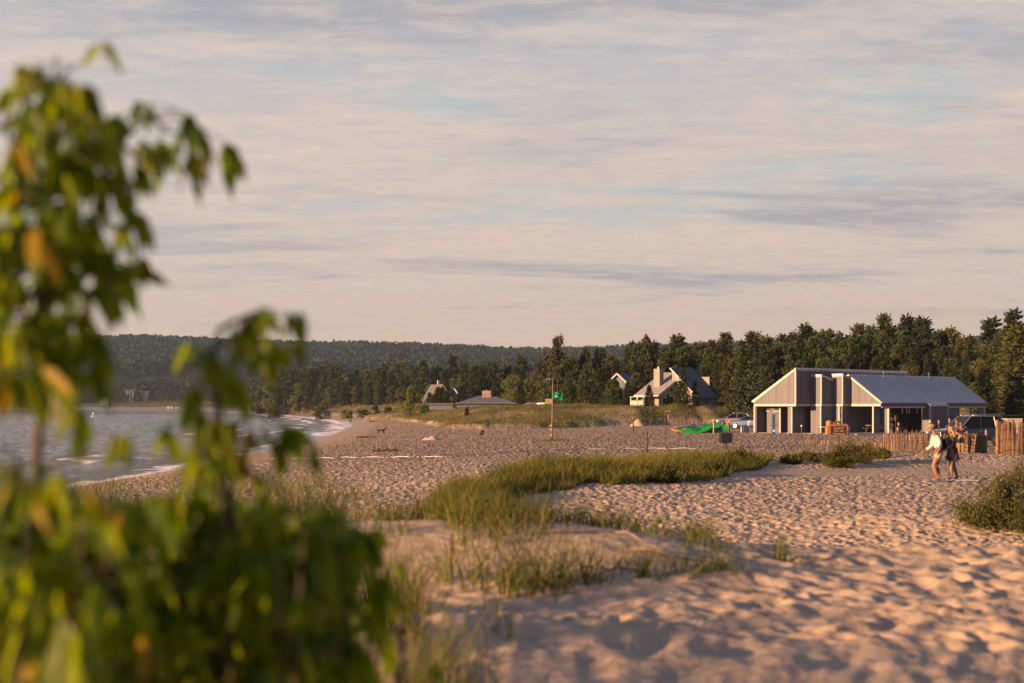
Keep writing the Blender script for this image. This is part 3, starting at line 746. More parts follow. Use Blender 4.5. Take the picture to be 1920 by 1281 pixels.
for i, (u, y, v, l) in enumerate([(603, 455, 752, 'round dark green bush on the back beach edge under the far wood'), (650, 440, 757, 'dense rounded bush on the dune strip right of the round dark one'),
        (594, 430, 767, 'low dark bush at the sand edge left of the walker'), (683, 420, 757, 'yellow green bush on the dune strip above the driftwood'), (703, 415, 758, 'low yellow green bush left of two taller ones on the dune strip'), (727, 405, 756, 'yellow green bush nearest the dark rounded juniper')]):
    lone('bush', 51 + i % 2, u, 0, y, v, l, 1.1, 'leafy_bush', 'bush')

def far_wood():
    """mass of trees round the far side of the bay"""
    r = np.random.default_rng(5); parts = []
    n = 2900
    u = r.uniform(-420, 640, n); k = r.uniform(0, 1, n) ** 1.3
    yb = np.interp(u, [-420, 0, 380, 480, 560, 640], [1640, 1560, 1400, 1100, 900, 800])
    y = yb + k * np.interp(u, [0, 480, 640], [470, 420, 160]); x = xat(u, y); z = H0(x, y)
    fr = r.uniform(0, 1, n) < .10; y = np.where(fr, yb - r.uniform(5, 45, n), y); x = xat(u, y); z = H0(x, y)
    h = r.uniform(10, 19, n) * np.where(fr, .6, 1)
    for i in range(n):
        m = 46; t = r.uniform(0, 1, m) ** .8; rad = h[i] * .24 * (1 - t * .85) + .3
        if i % 3 == 0: rad = h[i] * .33 * np.sin(math.pi * (.15 + .8 * t))
        a = r.uniform(0, 6.28, m); q = rad * r.uniform(.6, 1.05, m)
        C = np.stack([x[i] + q * np.cos(a), y[i] + q * np.sin(a), z[i] + h[i] * (.06 + .94 * t)], 1)
        D = np.stack([np.cos(a), np.sin(a), r.normal(size=m) * .5 + .2], 1)
        parts.append(rhombs(C, D, h[i] * .19, h[i] * .12, r))
    V, Q = join(parts); o = mesh_np('far_wood', V, Q, MT['conifer2']); tag(o, kind='stuff')
    parts = []
    n = 9500
    u = r.uniform(-500, 1500, n); y = 1760 + 1150 * r.uniform(0, 1, n) ** .8; x = xat(u, y); z = H0(x, y)
    h = r.uniform(11, 20, n); m = 22
    a = r.uniform(0, 6.28, (n, m)); t = r.uniform(-.25, 1, (n, m)); q = np.sqrt(np.maximum(0, 1 - t * t)) * (h * .42)[:, None]
    C = np.stack([x[:, None] + q * np.cos(a), y[:, None] + q * np.sin(a), z[:, None] + h[:, None] * (.5 + .48 * t)], -1).reshape(-1, 3)
    D = np.stack([np.cos(a), np.sin(a), t + .2], -1).reshape(-1, 3) + r.normal(size=(n * m, 3)) * .5
    V, Q = rhombs(C, D, np.repeat(h * .34, m), np.repeat(h * .26, m), r)
    o = mesh_np('hill_forest', V, Q, MT['hillwood']); tag(o, kind='stuff')
far_wood()
# ------------------------------------------------------------------ the beach building
def beach_building():
    OX, OY = 36.5, 140.9; gz = 1.7
    t = thing('beach_building', 'grey sided beach pavilion with sloping metal roof, towers and pale trim behind the beach', 'building', (OX, OY, gz), R(45))
    # local x runs right-and-back along the shaded fronts, local y left-and-back along the sunlit ends
    TH = .14
    def wallx(name, y, x0, x1, z0, z1, m='siding', top=None):          # shaded front-facing wall at y, its body behind it (+y)
        b = MB(); poly = top or [(x0, z0), (x1, z0), (x1, z1), (x0, z1)]
        b.prism(poly, (0, TH, 0), (0, y, 0)); return b.build(name, m, t)
    def wally(name, x, y0, y1, z0, z1, m='siding', top=None):          # sunlit end wall at x, body towards +x
        b = MB(); poly = top or [(y0, z0), (y1, z0), (y1, z1), (y0, z1)]
        b.prism(poly, (TH, 0, 0), (x, 0, 0), (0, 1, 0), (0, 0, 1)); return b.build(name, m, t)
    g = .003
    # --- upper storey, rear block (shed roof falls back-left)
    XA, Y0, Y1 = -5.86, 5.98, 10.95
    wally('gable_wall', XA, Y0 + TH, Y1, 0, 0, top=[(Y0 + .02, 2.92), (Y1, 2.92), (Y1, 3.22), (Y0 + .02, 6.36)])
    wallx('high_wall', Y0 + .003, XA + .0, 15.6, 2.92, 6.36)
    rf = MB(); rf.prism([(Y0 - .05, 6.40), (Y1 + .25, 3.12), (Y1 + .25, 3.24), (Y0 - .05, 6.53)], (21.7, 0, 0), (XA - .08, 0, 0), (0, 1, 0), (0, 0, 1))
    rf.build('rear_roof', 'roofmetal', t)
    # --- towers
    def tower(x0, xe, y0, y1, h, drop, low=True):
        w = wally('tower_wall', x0, y0 + .0, y1, 2.92, h - .02)
        wallx('tower_wall', y0 - .004, x0 + .0, xe, 0, 0, top=[(x0 + .006, 2.92), (xe, 2.92), (xe, h - drop - .02), (x0 + .006, h - .02)])
        r = MB(); r.prism([(x0 - .06, h), (xe, h - drop), (xe, h - drop + .1), (x0 - .06, h + .1)], (0, y1 - y0 + .1, 0), (0, y0 - .06, 0)); r.build('tower_roof', 'roofmetal', t)
    tower(-3.21, -.9, 4.74, 5.98, 5.78, .50)
    tower(-1.18, .02, 3.56, 4.74, 5.86, .30)
    # --- front block: gable and roof over the open porch
    wally('gable_wall', 0, 0, 3.56, 0, 0, top=[(.02, 2.92), (3.56, 2.92), (3.56, 5.80), (.02, 3.14)])
    XE = 22.1; rs = (5.86 - 3.15) / 3.62
    rf = MB(); ye = -.16; 
    rf.prism([(3.66, 5.86), (ye, 5.86 - rs * (3.66 - ye)), (ye, 5.86 - rs * (3.66 - ye) + .09), (3.66, 5.95)], (XE + .1, 0, 0), (-.05, 0, 0), (0, 1, 0), (0, 0, 1))
    # the roof runs a little lower over the bay
    rf.prism([(ye + .003, 3.04), (-.62, 2.72), (-.62, 2.80), (ye + .003, 3.125)], (3.9, 0, 0), (8.75, 0, 0), (0, 1, 0), (0, 0, 1))
    roof = rf.build('front_roof', 'roofmetal', t)
    sm = MB(); 
    for i in range(44):
        x = .18 + i * .62
        if x > XE: break
        yy = ye + .01; z0 = 5.86 - rs * (3.66 - yy) + .105
        sm.bar((x, yy, z0), (x, 3.62, 5.955), .10, .03)
        if 8.8 < x < 12.6: sm.bar((x, -.6, 2.84), (x, yy + .0, 3.14), .035, .05)
    sm.build('standing_seams', mat('seam metal', (.05, .05, .06), .6, .3, 0, noise=.05), roof)
    bk = MB(); bk.prism([(3.66 + .003, 5.82), (3.66 + .003, 5.95), (5.9, 4.4), (5.9, 4.28)], (XE + .1, 0, 0), (-.05 + .1, 0, 0), (0, 1, 0), (0, 0, 1)); bk.build('back_roof', 'roofmetal', t)
    v = MB()
    for x in (6.2, 15.6): v.tube([(x, 3.3, 5.5), (x, 3.3, 6.25)], .05, 8); v.lathe((x, 3.3, 6.2), [(.09, 0), (.09, .08), (.02, .12)], 8)
    v.build('roof_vent', 'chrome', t)
    tr = MB(); w = .17
    # raking trims
    tr.bar((XA - .03, Y0 - .01, 6.34), (XA - .03, Y1 + .12, 3.11), .10, .2)
    tr.bar((-.03, 3.62, 5.80), (-.03, -.1, 3.07), .10, .2)
    tr.bar((XE + .0, 3.60, 5.80), (XE + .0, -.1, 3.07), .10, .18)
    # top trims
    tr.b2(XA + .06, 15.62, Y0 - .045, Y0 - .001, 6.22, 6.42)
    tr.b2(15.5, 15.66, Y0 - .04, Y0 + .2, 2.9, 6.20)
    tr.b2(-3.26, -3.212, 4.72, 6.0, 5.60, 5.80); tr.b2(-1.23, -1.182, 3.54, 4.76, 5.68, 5.88)
    tr.bar((-3.15, 4.70, 5.70), (-.9, 4.70, 5.22), .05, .15); tr.bar((-1.12, 3.52, 5.78), (0, 3.52, 5.50), .05, .15)
    tr.build('roof_trim', 'trim', t)
    tr = MB()
    # belt course at first-floor level
    tr.b2(XA - .05, XA - .001, Y0 - .05, Y1 + .02, 2.70, 2.92)
    tr.b2(XA, -3.26, Y0 - .05, Y0 - .002, 2.71, 2.93)
    tr.b2(-3.26, -3.212, 4.69, Y0 - .05, 2.70, 2.92); tr.b2(-3.20, -1.24, 4.69, 4.738, 2.71, 2.93)
    tr.b2(-1.23, -1.182, 3.51, 4.69, 2.70, 2.92); tr.b2(-1.18, -.052, 3.51, 3.558, 2.71, 2.93)
    tr.b2(-.05, -.001, -.05, 3.51, 2.70, 2.93)
    tr.build('belt_trim', 'trim', t)
    ct = MB()   # corner boards
    ct.b2(XA - .05, XA + .12, Y0 - .06, Y0 + .10, 2.93, 6.25)
    ct.b2(-3.27, -3.10, 4.68, 4.80, 2.93, 5.62); ct.b2(-1.24, -1.08, 3.50, 3.62, 2.93, 5.70)
    ct.b2(-.04, -.001, 3.46, 3.57, 2.93, 5.6); ct.b2(-.04, .10, -.05, -.004, 2.93, 3.12)
    ct.build('corner_boards', 'trim', t)
    # --- ground storey
    wallx('recess_wall', 10.72, XA + .05, -4.4, 0, 2.70); wally('door_wall', -4.4, 8.85, 10.72, 0, 2.70)
    wallx('recess_wall', 8.72, -4.4, -1.0, 0, 2.70); wally('pier', -5.5, 6.66 + TH, 7.17, 0, 2.70)
    wallx('base_wall', 6.66, -5.5, -1.5, 0, 2.70)
    wally('tower_base', -3.19, 4.84, 5.98, 0, 2.70); wallx('tower_base', 4.745, -3.15, .3, 0, 2.70)
    wally('tower_base', -1.16, 3.98, 4.74, 0, 2.70)
    wallx('porch_back_wall', 3.7, -1.0, 14.8, 0, 2.92); 
    for x, y in ((XA + .04, 10.95), (-4.43, 8.80), (-5.53, 6.66), (-3.24, 4.79), (-1.22, 3.94), (-.03, .80)):
        ps = MB(); ps.b2(x - .03, x + .11, y - .06, y + .08, 0, 2.70); ps.build('porch_post', 'trim', t)
    dr = MB(); dr.b2(-4.46, -4.403, 9.15, 10.0, .02, 2.1); d = dr.build('door', 'siding', t)
    hd = MB(); hd.ell((-4.50, 9.25, 1.0), (.04, .04, .04)); hd.build('handle', 'chrome', d)
    wn = MB()
    for y in (8.95, 10.05): wn.b2(-4.45, -4.402, y, y + .55, 2.25, 2.62)
    f = wn.build('high_window', 'dark', t); s2 = MB()
    for y in (8.93, 10.03): s2.b2(-4.49, -4.40, y - .03, y + .62, 2.17, 2.245)
    s2.build('sill', 'trim', f)
    lm = MB(); lm.b2(-3.9, -3.78, 8.62, 8.715, 1.95, 2.15); lm.build('wall_lamp', 'white', t)
    wallx('porch_panel', .80, .05, 1.35, 0, 2.92); pr = wally('pier', 1.5, .08, .72, 0, 2.62)
    b = MB(); b.b2(1.45, 1.66, -.10, .07, 0, 2.62); b.build('porch_post', 'trim', t)
    # fascia over the openings
    wallx('fascia', -.06, .10, 8.85, 2.70, 3.02); wallx('fascia', -.06, 12.6, XE, 2.70, 3.02)
    b = MB(); b.b2(.10, 8.85, -.12, -.063, 2.52, 2.70); b.b2(12.6, XE, -.12, -.063, 2.52, 2.70); b.b2(.0, 8.75, -.20, -.10, 2.99, 3.10); b.b2(12.7, XE + .05, -.20, -.10, 2.99, 3.10)
    b.b2(8.72, 12.68, -.70, -.64, 2.66, 2.78); b.b2(XE - .06, XE + .05, -.14, -.02, 2.55, 3.0); b.build('eave_trim', 'trim', t)
    wallx('bay_panel', -.60, 8.95, 12.45, 0, 2.66)
    for p in ((8.78, 8.94, -.64, -.46, 0, 2.66), (12.46, 12.62, -.64, -.46, 0, 2.66), (21.6, 21.85, -.1, .12, 0, 2.52)): MB().b2(*p).build('porch_post', 'trim', t)
    wally('bay_side', 8.80, -.45, .30, 0, 2.9); 
    wallx('side_panel', .0, 12.7, 16.0, 0, 2.52); wallx('side_panel', .0, 20.4, 21.3, 0, 2.52)
    b = MB(); b.b2(18.7, 18.8, 0, .1, 0, 2.5); b.b2(16.0, 16.1, -.05, .08, 0, 2.5); b.build('mullion', 'postl', t)
    b = MB(); b.b2(-5.8, 22, -.9, 11.1, -1.6, .03); b.build('floor_slab', 'concrete', t)
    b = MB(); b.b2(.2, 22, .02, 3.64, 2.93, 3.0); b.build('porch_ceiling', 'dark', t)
    M = Matrix.Translation((OX, OY, gz)) @ Matrix.Rotation(R(45), 4, 'Z')
    return lambda x, y, z: M @ Vector((x, y, z))
BL = beach_building()
def at_b(x, y, z=0): p = BL(x, y, z); return (p.x, p.y, p.z)

# things about the porch
nb = thing('notice_board', 'brown notice board with pale papers standing in the dark open porch', 'notice board', at_b(4.3, 1.6, .03), R(45))
b = MB(); b.b2(-.95, .95, 0, .06, 1.0, 1.95); b.build('board', 'brown', nb)
b = MB(); b.b2(-.75, .75, -.03, -.003, 1.72, 1.92); b.build('header', 'red', nb)
b = MB()
for k, (x, z) in enumerate([(-.7, 1.15), (-.25, 1.12), (.2, 1.18), (.6, 1.14)]): b.b2(x - .17, x + .17, -.02, -.003, z, z + .42)
b.build('paper', 'white', nb)
b = MB(); b.b2(-.9, -.8, .0, .1, 0, 1.0); b.b2(.8, .9, .0, .1, 0, 1.0); b.build('leg', 'post', nb)
for k, (x, y, lab) in enumerate([(2.7, 2.2, 'pale framed notice at the left of the brown notice board in the porch'), (6.4, 1.9, 'pale framed notice at the right of the brown notice board in the porch')]):
    q = thing('notice_stand', lab, 'notice', at_b(x, y, .03), R(45)); b = MB(); b.b2(-.28, .28, 0, .05, 1.2, 1.85); b.build('panel', 'postl', q); b = MB(); b.b2(-.04, .04, .051, .1, 0, 1.8); b.build('post', 'post', q)
for k, (x, y) in enumerate([(5.1, .5), (6.0, .5), (6.7, .6), (8.1, .5)]):
    q = thing('hanging_light', ['first slim white tube hanging in the porch from the notice board side', 'second slim white tube hanging in the porch', 'third slim white tube hanging in the porch', 'slim white tube hanging in the porch nearest the bay panel'][k], 'light', at_b(x, y, 2.9), R(45))
    b = MB(); b.tube([(0, 0, 0), (0, 0, -.2)], .012, 6); b.build('cord', 'wire', q); b = MB(); b.tube([(0, 0, -.2), (0, 0, -.95)], .045, 8); b.build('tube', 'white', q)
q = thing('litter_bin', 'small white square bin with dark opening at the left of the porch front', 'bin', at_b(2.4, .6, .03), R(45))
b = MB(); b.b2(-.3, .3, -.3, .3, 0, .95); bb = b.build('bin_body', 'white', q, bevel=.03); b = MB(); b.b2(-.2, .2, -.31, -.301, .55, .8); b.build('opening', 'dark', q)
def picnic(loc, rz, label, s=1.0):
    q = thing('picnic_table', label, 'picnic table', loc, rz)
    b = MB(); b.box((0, 0, .74), (1.8 * s, .75, .05)); b.build('table_top', 'postl', q)
    for y in (-.68, .68): b = MB(); b.box((0, y, .44), (1.8 * s, .26, .05)); b.build('seat', 'postl', q)
    for x in (-.6, .6): b = MB(); b.tube([(x, -.62, 0), (x, -.5, .42), (x, -.2, .71), (x, .2, .71), (x, .5, .42), (x, .62, 0)], .03, 6); b.build('leg_frame', 'chrome', q)
picnic(at_b(2.6, 2.2, .03), R(30), 'pale picnic table with bent metal legs in the open end of the porch')
picnic(at_b(7.3, 2.5, .03), R(45), 'picnic table deep in the porch near the hanging tubes')
q = thing('grill_cart', 'small dark cart table with pale top outside the recess wall left of the coolers', 'table', (30.0, 136.5, 1.72), R(20))
b = MB(); b.box((0, 0, .70), (.95, .5, .06)); b.build('table_top', 'white', q)
for x, y in ((-.42, -.2), (.42, -.2), (-.42, .2), (.42, .2)): b = MB(); b.tube([(x, y, 0), (x, y, .67)], .025, 6); b.build('leg', 'black', q)
q = thing('vending_stand', 'orange yellow drinks stand with red and dark green tubs against the lit tower base', 'stand', (29.9 + .75, 135.6, 1.7), R(10))
b = MB(); b.box((0, 0, .35), (1.5, .55, .7)); b.build('counter', 'yellow', q, bevel=.05); b = MB(); b.lathe((-.45, 0, .7), [(.28, 0), (.3, .5), (.22, .62), (.1, .66)], 14); b.build('yellow_tub', 'yellow', q, True)
b = MB(); b.box((.02, -.02, .96), (.3, .4, .5)); b.build('red_tub', 'red', q, bevel=.03); b = MB(); b.box((.5, 0, 1.0), (.5, .4, .58)); b.build('green_tub', 'greend', q, bevel=.03)
q = thing('shower_column', 'tall dark blue outdoor shower column in front of the sunlit door wall', 'shower', (xat(1450.5, 134.5), 134.5, G(xat(1450.5, 134.5), 134.5)), 0)
b = MB(); b.box((0, 0, 1.0), (.3, .25, 2.02)); b.build('column', 'blue', q, bevel=.05)
b = MB(); b.tube([(-.35, 0, .95), (-.2, 0, .88), (.2, 0, .88), (.35, 0, .95)], .03, 6); b.build('arm', 'black', q); b = MB(); b.tube([(0, -.1, 1.9), (0, -.28, 1.88)], .05, 8); b.build('shower_head', 'chrome', q)
b = MB(); b.box((0, -.135, .42), (.12, .02, .2)); b.build('tap', 'white', q)
q = thing('tarpaulin_roll', 'pale folded board leaning at the porch opening behind the brown sign', 'board', (xat(1590, 128), 128, G(xat(1590, 128), 128)), R(20))
b = MB(); b.box((0, 0, .45), (.28, .12, .95), Matrix.Rotation(R(8), 3, 'Y')); b.build('board', 'silver', q, bevel=.02)

# ------------------------------------------------------------------ posts, bins, sign, rope, kayaks
def simple_post(u, vb, z, hpx, label, w=.09, m='post', name='wooden_post', cap=None, y=None):
    y = y or yat(vb, z); x = xat(u, y); g = G(x, y); h = CZ + (HV - (vb - hpx)) / F * y - g
    q = thing(name, label, 'post', (x, y, g)); b = MB(); b.tube([(0, 0, -.4), (.01, 0, h * .5), (0, 0, h - .03), (0, 0, h)], [w * .55, w * .5, w * .5, w * .3], 9); b.build('shaft', m, q, True)
    if cap: b = MB(); b.lathe((0, 0, h * .93), [(w * .58, 0), (w * .6, h * .1)], 9); b.build('cap_band', cap, q)
    return q
simple_post(1187, 808, 1.6, 24, 'short dark post with pale top on the sand left of the kayaks', .16, cap='postl')
simple_post(1213, 845, 1.9, 36, 'dark slim post rising from the back of the green grass band', .11)
simple_post(851, 812, 1.2, 13, 'lone pale stake on the open beach left of the grassy dune', .12, 'postl')
simple_post(1367, 812, 1.6, 19, 'dark short post at the right tip of the green kayaks', .16)
simple_post(1503, 824, 1.8, 26, 'dark post with white band at the left end of the low lath fence', .1, cap='white')
simple_post(1760.5, 842, 2.0, 52, 'thin pale topped stake rising between the couple', .09, cap='postl')
simple_post(1780.5, 842, 2.0, 55, 'thin pale topped stake rising behind the blonde woman', .09, cap='postl')
simple_post(1685, 842, 2.0, 48, 'thin stake with pale cap near the left part of the tall lath fence', .08, cap='postl')
simple_post(1849, 842, 2.0, 36, 'pale square stake at the right end of the rolled fences', .13, 'postl')
q = simple_post(1338, 816, 1.6, 27, 'grey post carrying a small round head in front of the green kayaks', .14, 'concrete', y=146)
b = MB(); b.ell((0, 0, 1.38), (.22, .2, .13)); b.build('post_head', 'concrete', q, True)
y = 88; x = xat(1361, y); g = G(x, y)
q = thing('grill_box', 'dark square box on a stub post behind the grass band, right of the kayaks', 'bin', (x, y, g), R(4))
b = MB(); b.box((0, 0, .68), (.74, .5, .62)); b.build('box_body', 'black', q, bevel=.03); b = MB(); b.tube([(0, 0, -.3), (0, 0, .38)], .06, 8); b.build('stub_post', 'post', q); b = MB(); b.lathe((0, 0, .99), [(.09, 0), (.08, .08)], 8); b.build('knob', 'black', q)
# brown sign
y = 61; x = xat(1572.5, y); g = G(x, y)
q = thing('warning_sign', 'brown dune warning sign with pale lettering on a post above the shrubs', 'sign', (x, y, g), R(-3))
zc = CZ + (HV - 806) / F * y - g
b = MB(); b.box((0, 0, zc), (.72, .04, .49)); bd = b.build('board', 'brown', q, bevel=.01)
b = MB()
for s in (-1, 1): b.box((s * .352, -.024, zc), (.012, .012, .48)); b.box((0, -.024, zc + s * .238), (.7, .012, .012))
b.build('border', mat('faded red border', (.42, .20, .15), .6, noise=.1), bd)
b = MB(); b.tube([(0, .05, -.5), (0, .05, zc + .2)], .045, 8); b.build('sign_post', 'post', q)
b = MB(); b.lathe((0, .05, zc + .2), [(.05, 0), (.05, .08), (.02, .1)], 8); b.build('post_cap', 'concrete', q)
def text_mesh(s, size, loc, m, parent, name='lettering'):
    c = bpy.data.curves.new('t', 'FONT'); c.body = s; c.size = size; c.align_x = 'CENTER'; c.align_y = 'CENTER'; c.extrude = .003; c.space_character = 1.05
    o = bpy.data.objects.new('t', c); COL.objects.link(o); bpy.context.view_layer.update()
    me = bpy.data.meshes.new_from_object(o.evaluated_get(bpy.context.evaluated_depsgraph_get())); bpy.data.objects.remove(o)
    me.materials.clear(); me.materials.append(MT[m]); n = bpy.data.objects.new(name, me); COL.objects.link(n); n.parent = parent; n.location = loc; n.rotation_euler = (R(90), 0, 0); return n
MT['letter'] = mat('pale sign lettering', (.42, .31, .25), .6, noise=.04)
for i, s in enumerate(['HELP US STOP', 'EROSION', 'STAY OFF', 'THE DUNES']): text_mesh(s, .096, (0, -.026, zc + .175 - .117 * i), 'letter', bd)
# rope lying across the beach
pts = [(505, 862, .55), (600, 860, .7), (700, 857.5, .95), (830, 857, 1.0), (950, 848.5, 1.2), (1100, 842, 1.5), (1210, 841, 1.75), (1330, 841, 1.8), (1400, 838, 1.8), (1470, 836, 1.8)]
P = []
for u, v, z in pts:
    y = yat(v, z); x = xat(u, y)
    for _ in range(4): zz = G(x, y) + .05; y = yat(v, zz); x = xat(u, y)
    P.append((x, y))
P2 = []
for i in range(len(P) - 1):
    for k in range(8):
        t = k / 8; x = P[i][0] * (1 - t) + P[i+1][0] * t; y = P[i][1] * (1 - t) + P[i+1][1] * t + .12 * math.sin(k + i * 3.1); P2.append((x, y, G(x, y) + .05 + .03 * math.sin(k * 1.7 + i)))
b = MB(); b.tube(P2, .022, 6); tag(b.build('white_rope', 'rope', None, True), 'long white rope lying across the beach from the water side to the grass band', 'rope')
# kayaks
def kayak(loc, rz, L, m, label, tilt=0, roll=0, w=.38, h=.34):
    w *= 1.12; h *= 1.2
    q = thing('kayak', label, 'kayak', loc); q.rotation_euler = (roll, tilt, rz)
    b = MB(); V = []; Fc = []; n = 22; k = 16
    for i in range(n + 1):
        s = -1 + 2 * i / n; r = (1 - abs(s) ** 2.2) ** .75 + .01; up = .22 * abs(s) ** 3
        for j in range(k):
            a = 2 * math.pi * j / k; ca = math.cos(a); sa = math.sin(a)
            V.append((s * L / 2, ca * w * r * (1 if abs(sa) < .9 else .98), up + h * .5 + (sa * h * .5 * (r ** .6)) * (1 if sa < 0 else .75)))
    for i in range(n):
        for j in range(k): Fc.append((i*k+j, i*k+(j+1) % k, (i+1)*k+(j+1) % k, (i+1)*k+j))
    b.add(V, Fc); hull = b.build('hull', m, q, True)
    c = MB()
    c.tube([(math.cos(a) * L * .13, math.sin(a) * w * .62, h * .91 + .02) for a in np.linspace(0, 6.2832, 20)], .028, 6); c.build('cockpit_rim', 'black', q, True)
    c = MB(); c.ell((0, 0, h * .80), (L * .125, w * .58, .055)); c.build('seat', 'greend', q, True)
    c = MB()
    for s in (-1, 1): c.bar((s * L * .27, -w * .55, h * .80), (s * L * .34, w * .55, h * .80), .02)
    c.build('deck_cord', 'black', q)
    return q
gk = 1.66
kayak((xat(1296, 150.9), 150.9, gk + .30), R(-5), 3.9, 'kblue', 'dark teal kayak at the back of the pile on the beach', R(-5), R(-25))
kayak((xat(1305, 149.2), 149.2, gk + .0), R(4), 3.7, 'kgreen', 'bright green kayak at the front left of the pile', R(-7), R(38), .40, .42)
kayak((xat(1338, 150.3), 150.3, gk + .28), R(-3), 3.9, 'kgreen', 'bright green kayak lying on its side at the right of the pile', R(0), R(62), .44, .42)
kayak((xat(1322, 149.9), 149.9, gk + .18), R(8), 3.4, 'kgreen', 'green kayak wedged in the middle of the pile under the rightmost one', R(-6), R(48), .38, .40)
kayak((xat(1273, 149.6), 149.6, gk + .0), R(2), 1.7, 'korange', 'orange kayak with only its blunt bow showing at the left of the pile', 0, R(12), .42, .36)
# flag pole
y = 118; x = xat(1034, y); g = G(x, y)
q = thing('flag_pole', 'slim flag pole lashed to a thick dark post standing on the open beach', 'flag pole', (x, y, g))
zt = CZ + (HV - 710) / F * y - g
b = MB(); b.tube([(-.03, 0, -.5), (-.02, 0, .7), (.02, 0, 1.5)], [.11, .12, .09], 9); b.build('base_post', 'post', q, True)
b = MB(); b.tube([(.02, -.1, .3), (.07, -.05, zt * .55), (.11, -.05, zt)], [.04, .035, .02], 8); pl = b.build('pole', 'postl', q, True)
b = MB(); b.tube([(-.42, -.05, zt - .02), (.11, -.05, zt - .03)], .018, 6); b.tube([(-.40, -.05, zt - .14), (-.42, -.05, zt + .02)], .014, 6); b.tube([(-.2, -.05, zt - .1), (-.2, -.05, zt)], .012, 6); b.build('cross_arm', 'chrome', q)
b = MB()
for z in (.5, .95, 1.3): b.lathe((0, -.02, z), [(.14, 0), (.14, .09)], 9)
b.build('lashing', 'concrete', q)
def flag():
    n = 26; m = 16; V = []; Fc = []
    for i in range(n + 1):
        for j in range(m + 1):
            s = i / n; t = j / m
            V.append((s * .80, .10 * math.sin(s * 8 + t * 2.5) * (s + .1) + .05 * math.sin(t * 7 + s * 3) * s, (-.62 * t) * (1 - .12 * s) - .10 * s + .05 * math.sin(s * 6)))
    for i in range(n):
        for j in range(m): k = i * (m + 1) + j; Fc.append((k, k + 1, k + m + 2, k + m + 1))
    z0 = CZ + (HV - 735) / F * y - g
    f = thing('beach_flag', 'green flag blowing to the right from the pole on the beach', 'flag', (x + .10, y - .05, g + z0))
    cl = MB().add(V, Fc).build('cloth', 'flag', f, True, fix=False)
    for nm, mt_, cx, cz, rx, rz_ in (('pale_emblem', 'white', .40, -.40, .17, .07), ('dark_emblem', 'blackcloth', .37, -.27, .12, .06)):
        e = MB(); P = []
        for k in range(12):
            a = k * math.pi / 6; s = (cx + rx * math.cos(a) * (1 + .25 * math.sin(3 * a))) / .8; t = -(cz + rz_ * math.sin(a)) / .62
            P.append(((s * .80), .10 * math.sin(s * 8 + t * 2.5) * (s + .1) + .05 * math.sin(t * 7 + s * 3) * s - .012, (-.62 * t) * (1 - .12 * s) - .10 * s + .05 * math.sin(s * 6)))
        e.add(P, [tuple(range(12))]); e.build(nm, mt_, cl)
flag()

# ------------------------------------------------------------------ fences
def lath_fence(pts, h, label, step=.11, wdt=.04, m='lath', lean=.06, wires=(.2, .5, .8), posts=None, ph=None, group=None, jit=.06, name='sand_fence', postm='post'):
    L = 0; segs = []
    for a, b_ in zip(pts[:-1], pts[1:]):
        d = math.hypot(b_[0]-a[0], b_[1]-a[1]); segs.append((a, b_, d)); L += d
    def P(s):
        for a, b_, d in segs:
            if s <= d: t = s / d; return a[0]+(b_[0]-a[0])*t, a[1]+(b_[1]-a[1])*t
            s -= d
        return pts[-1]
    x0, y0 = pts[0]; g0 = G(x0, y0)
    q = thing(name, label, 'fence', (x0, y0, g0), 0, group)
    n = int(L / step); rest = MB()
    for i in range(n):
        x, y = P(i * step + random.uniform(-.2, .2) * step); g = G(x, y); hh = h * random.uniform(1 - jit, 1 + jit * .5)
        l = lean * random.uniform(-1, 1)
        v0 = Vector((x - x0, y - y0, g - g0 - .12)); v1 = v0 + Vector((l * hh, random.uniform(-.03, .03), hh + .12))
        bb = MB() if i < 96 else rest
        bb.bar(v0, v1, .012, wdt)
        if i < 96: bb.build('picket', m, q, fix=False)
    if rest.V: tag(rest.build('picket', m, q, fix=False), kind='stuff')
    for wz in wires:
        wp = []
        for k in range(int(L / .8) + 2):
            x, y = P(min(L, k * .8)); wp.append((x - x0, y - y0, G(x, y) - g0 + wz * h + .02 * math.sin(k * 1.9)))
        MB().tube(wp, .012, 5).build('wire', 'wire', q)
    for s in (posts or []):
        x, y = P(s * L); g = G(x, y); MB().tube([(x - x0, y - y0 + .06, g - g0 - .3), (x - x0 + .02, y - y0 + .06, g - g0 + (ph or h) * 1.05)], .05, 8).build('fence_post', postm, q, True)
    return q
def UP(u, y): return (xat(u, y), y)
lath_fence([UP(1503, 99), UP(1560, 96), UP(1600, 93), UP(1656, 88)], .36, 'low half buried lath fence on the sand before the building recesses', .16, .05)
lath_fence([UP(1650, 80), UP(1700, 79), UP(1745, 78.5), UP(1800, 79.5)], 1.0, 'sunlit lath fence behind the couple, left of the rolled fences', .10, .030, 'lath', posts=(.05, .5, .95), jit=.12, lean=.08)
lath_fence([UP(1662, 84), UP(1690, 82.5), UP(1725, 83), UP(1790, 83.5)], 1.22, 'taller reddish lath fence close behind the sunlit one', .13, .035, 'lathr', lean=.16, jit=.1)
lath_fence([UP(1871, 64), UP(1884, 68), UP(1900, 71), UP(1925, 69), UP(1960, 66)], 1.72, 'tall lath fence with a thick orange brown post at the right edge of the beach', .16, .045, 'lathr', posts=(.35, .6, .8), jit=.05, lean=.05)
simple_post(1870, 858, 2.0, 71, 'thick leaning orange brown post at the near end of the tall right fence', .15, mat('sunlit cedar post', (.20, .11, .065), .8, noise=.25, nscale=6), y=63.5)
lath_fence([UP(1200, 200), UP(1230, 202), UP(1280, 204), UP(1345, 205)], 1.05, 'long dark lath fence at the foot of the grassy dune behind the kayaks', .22, .07, 'lathr', posts=(.1, .4, .7, .97), jit=.15, lean=.1)
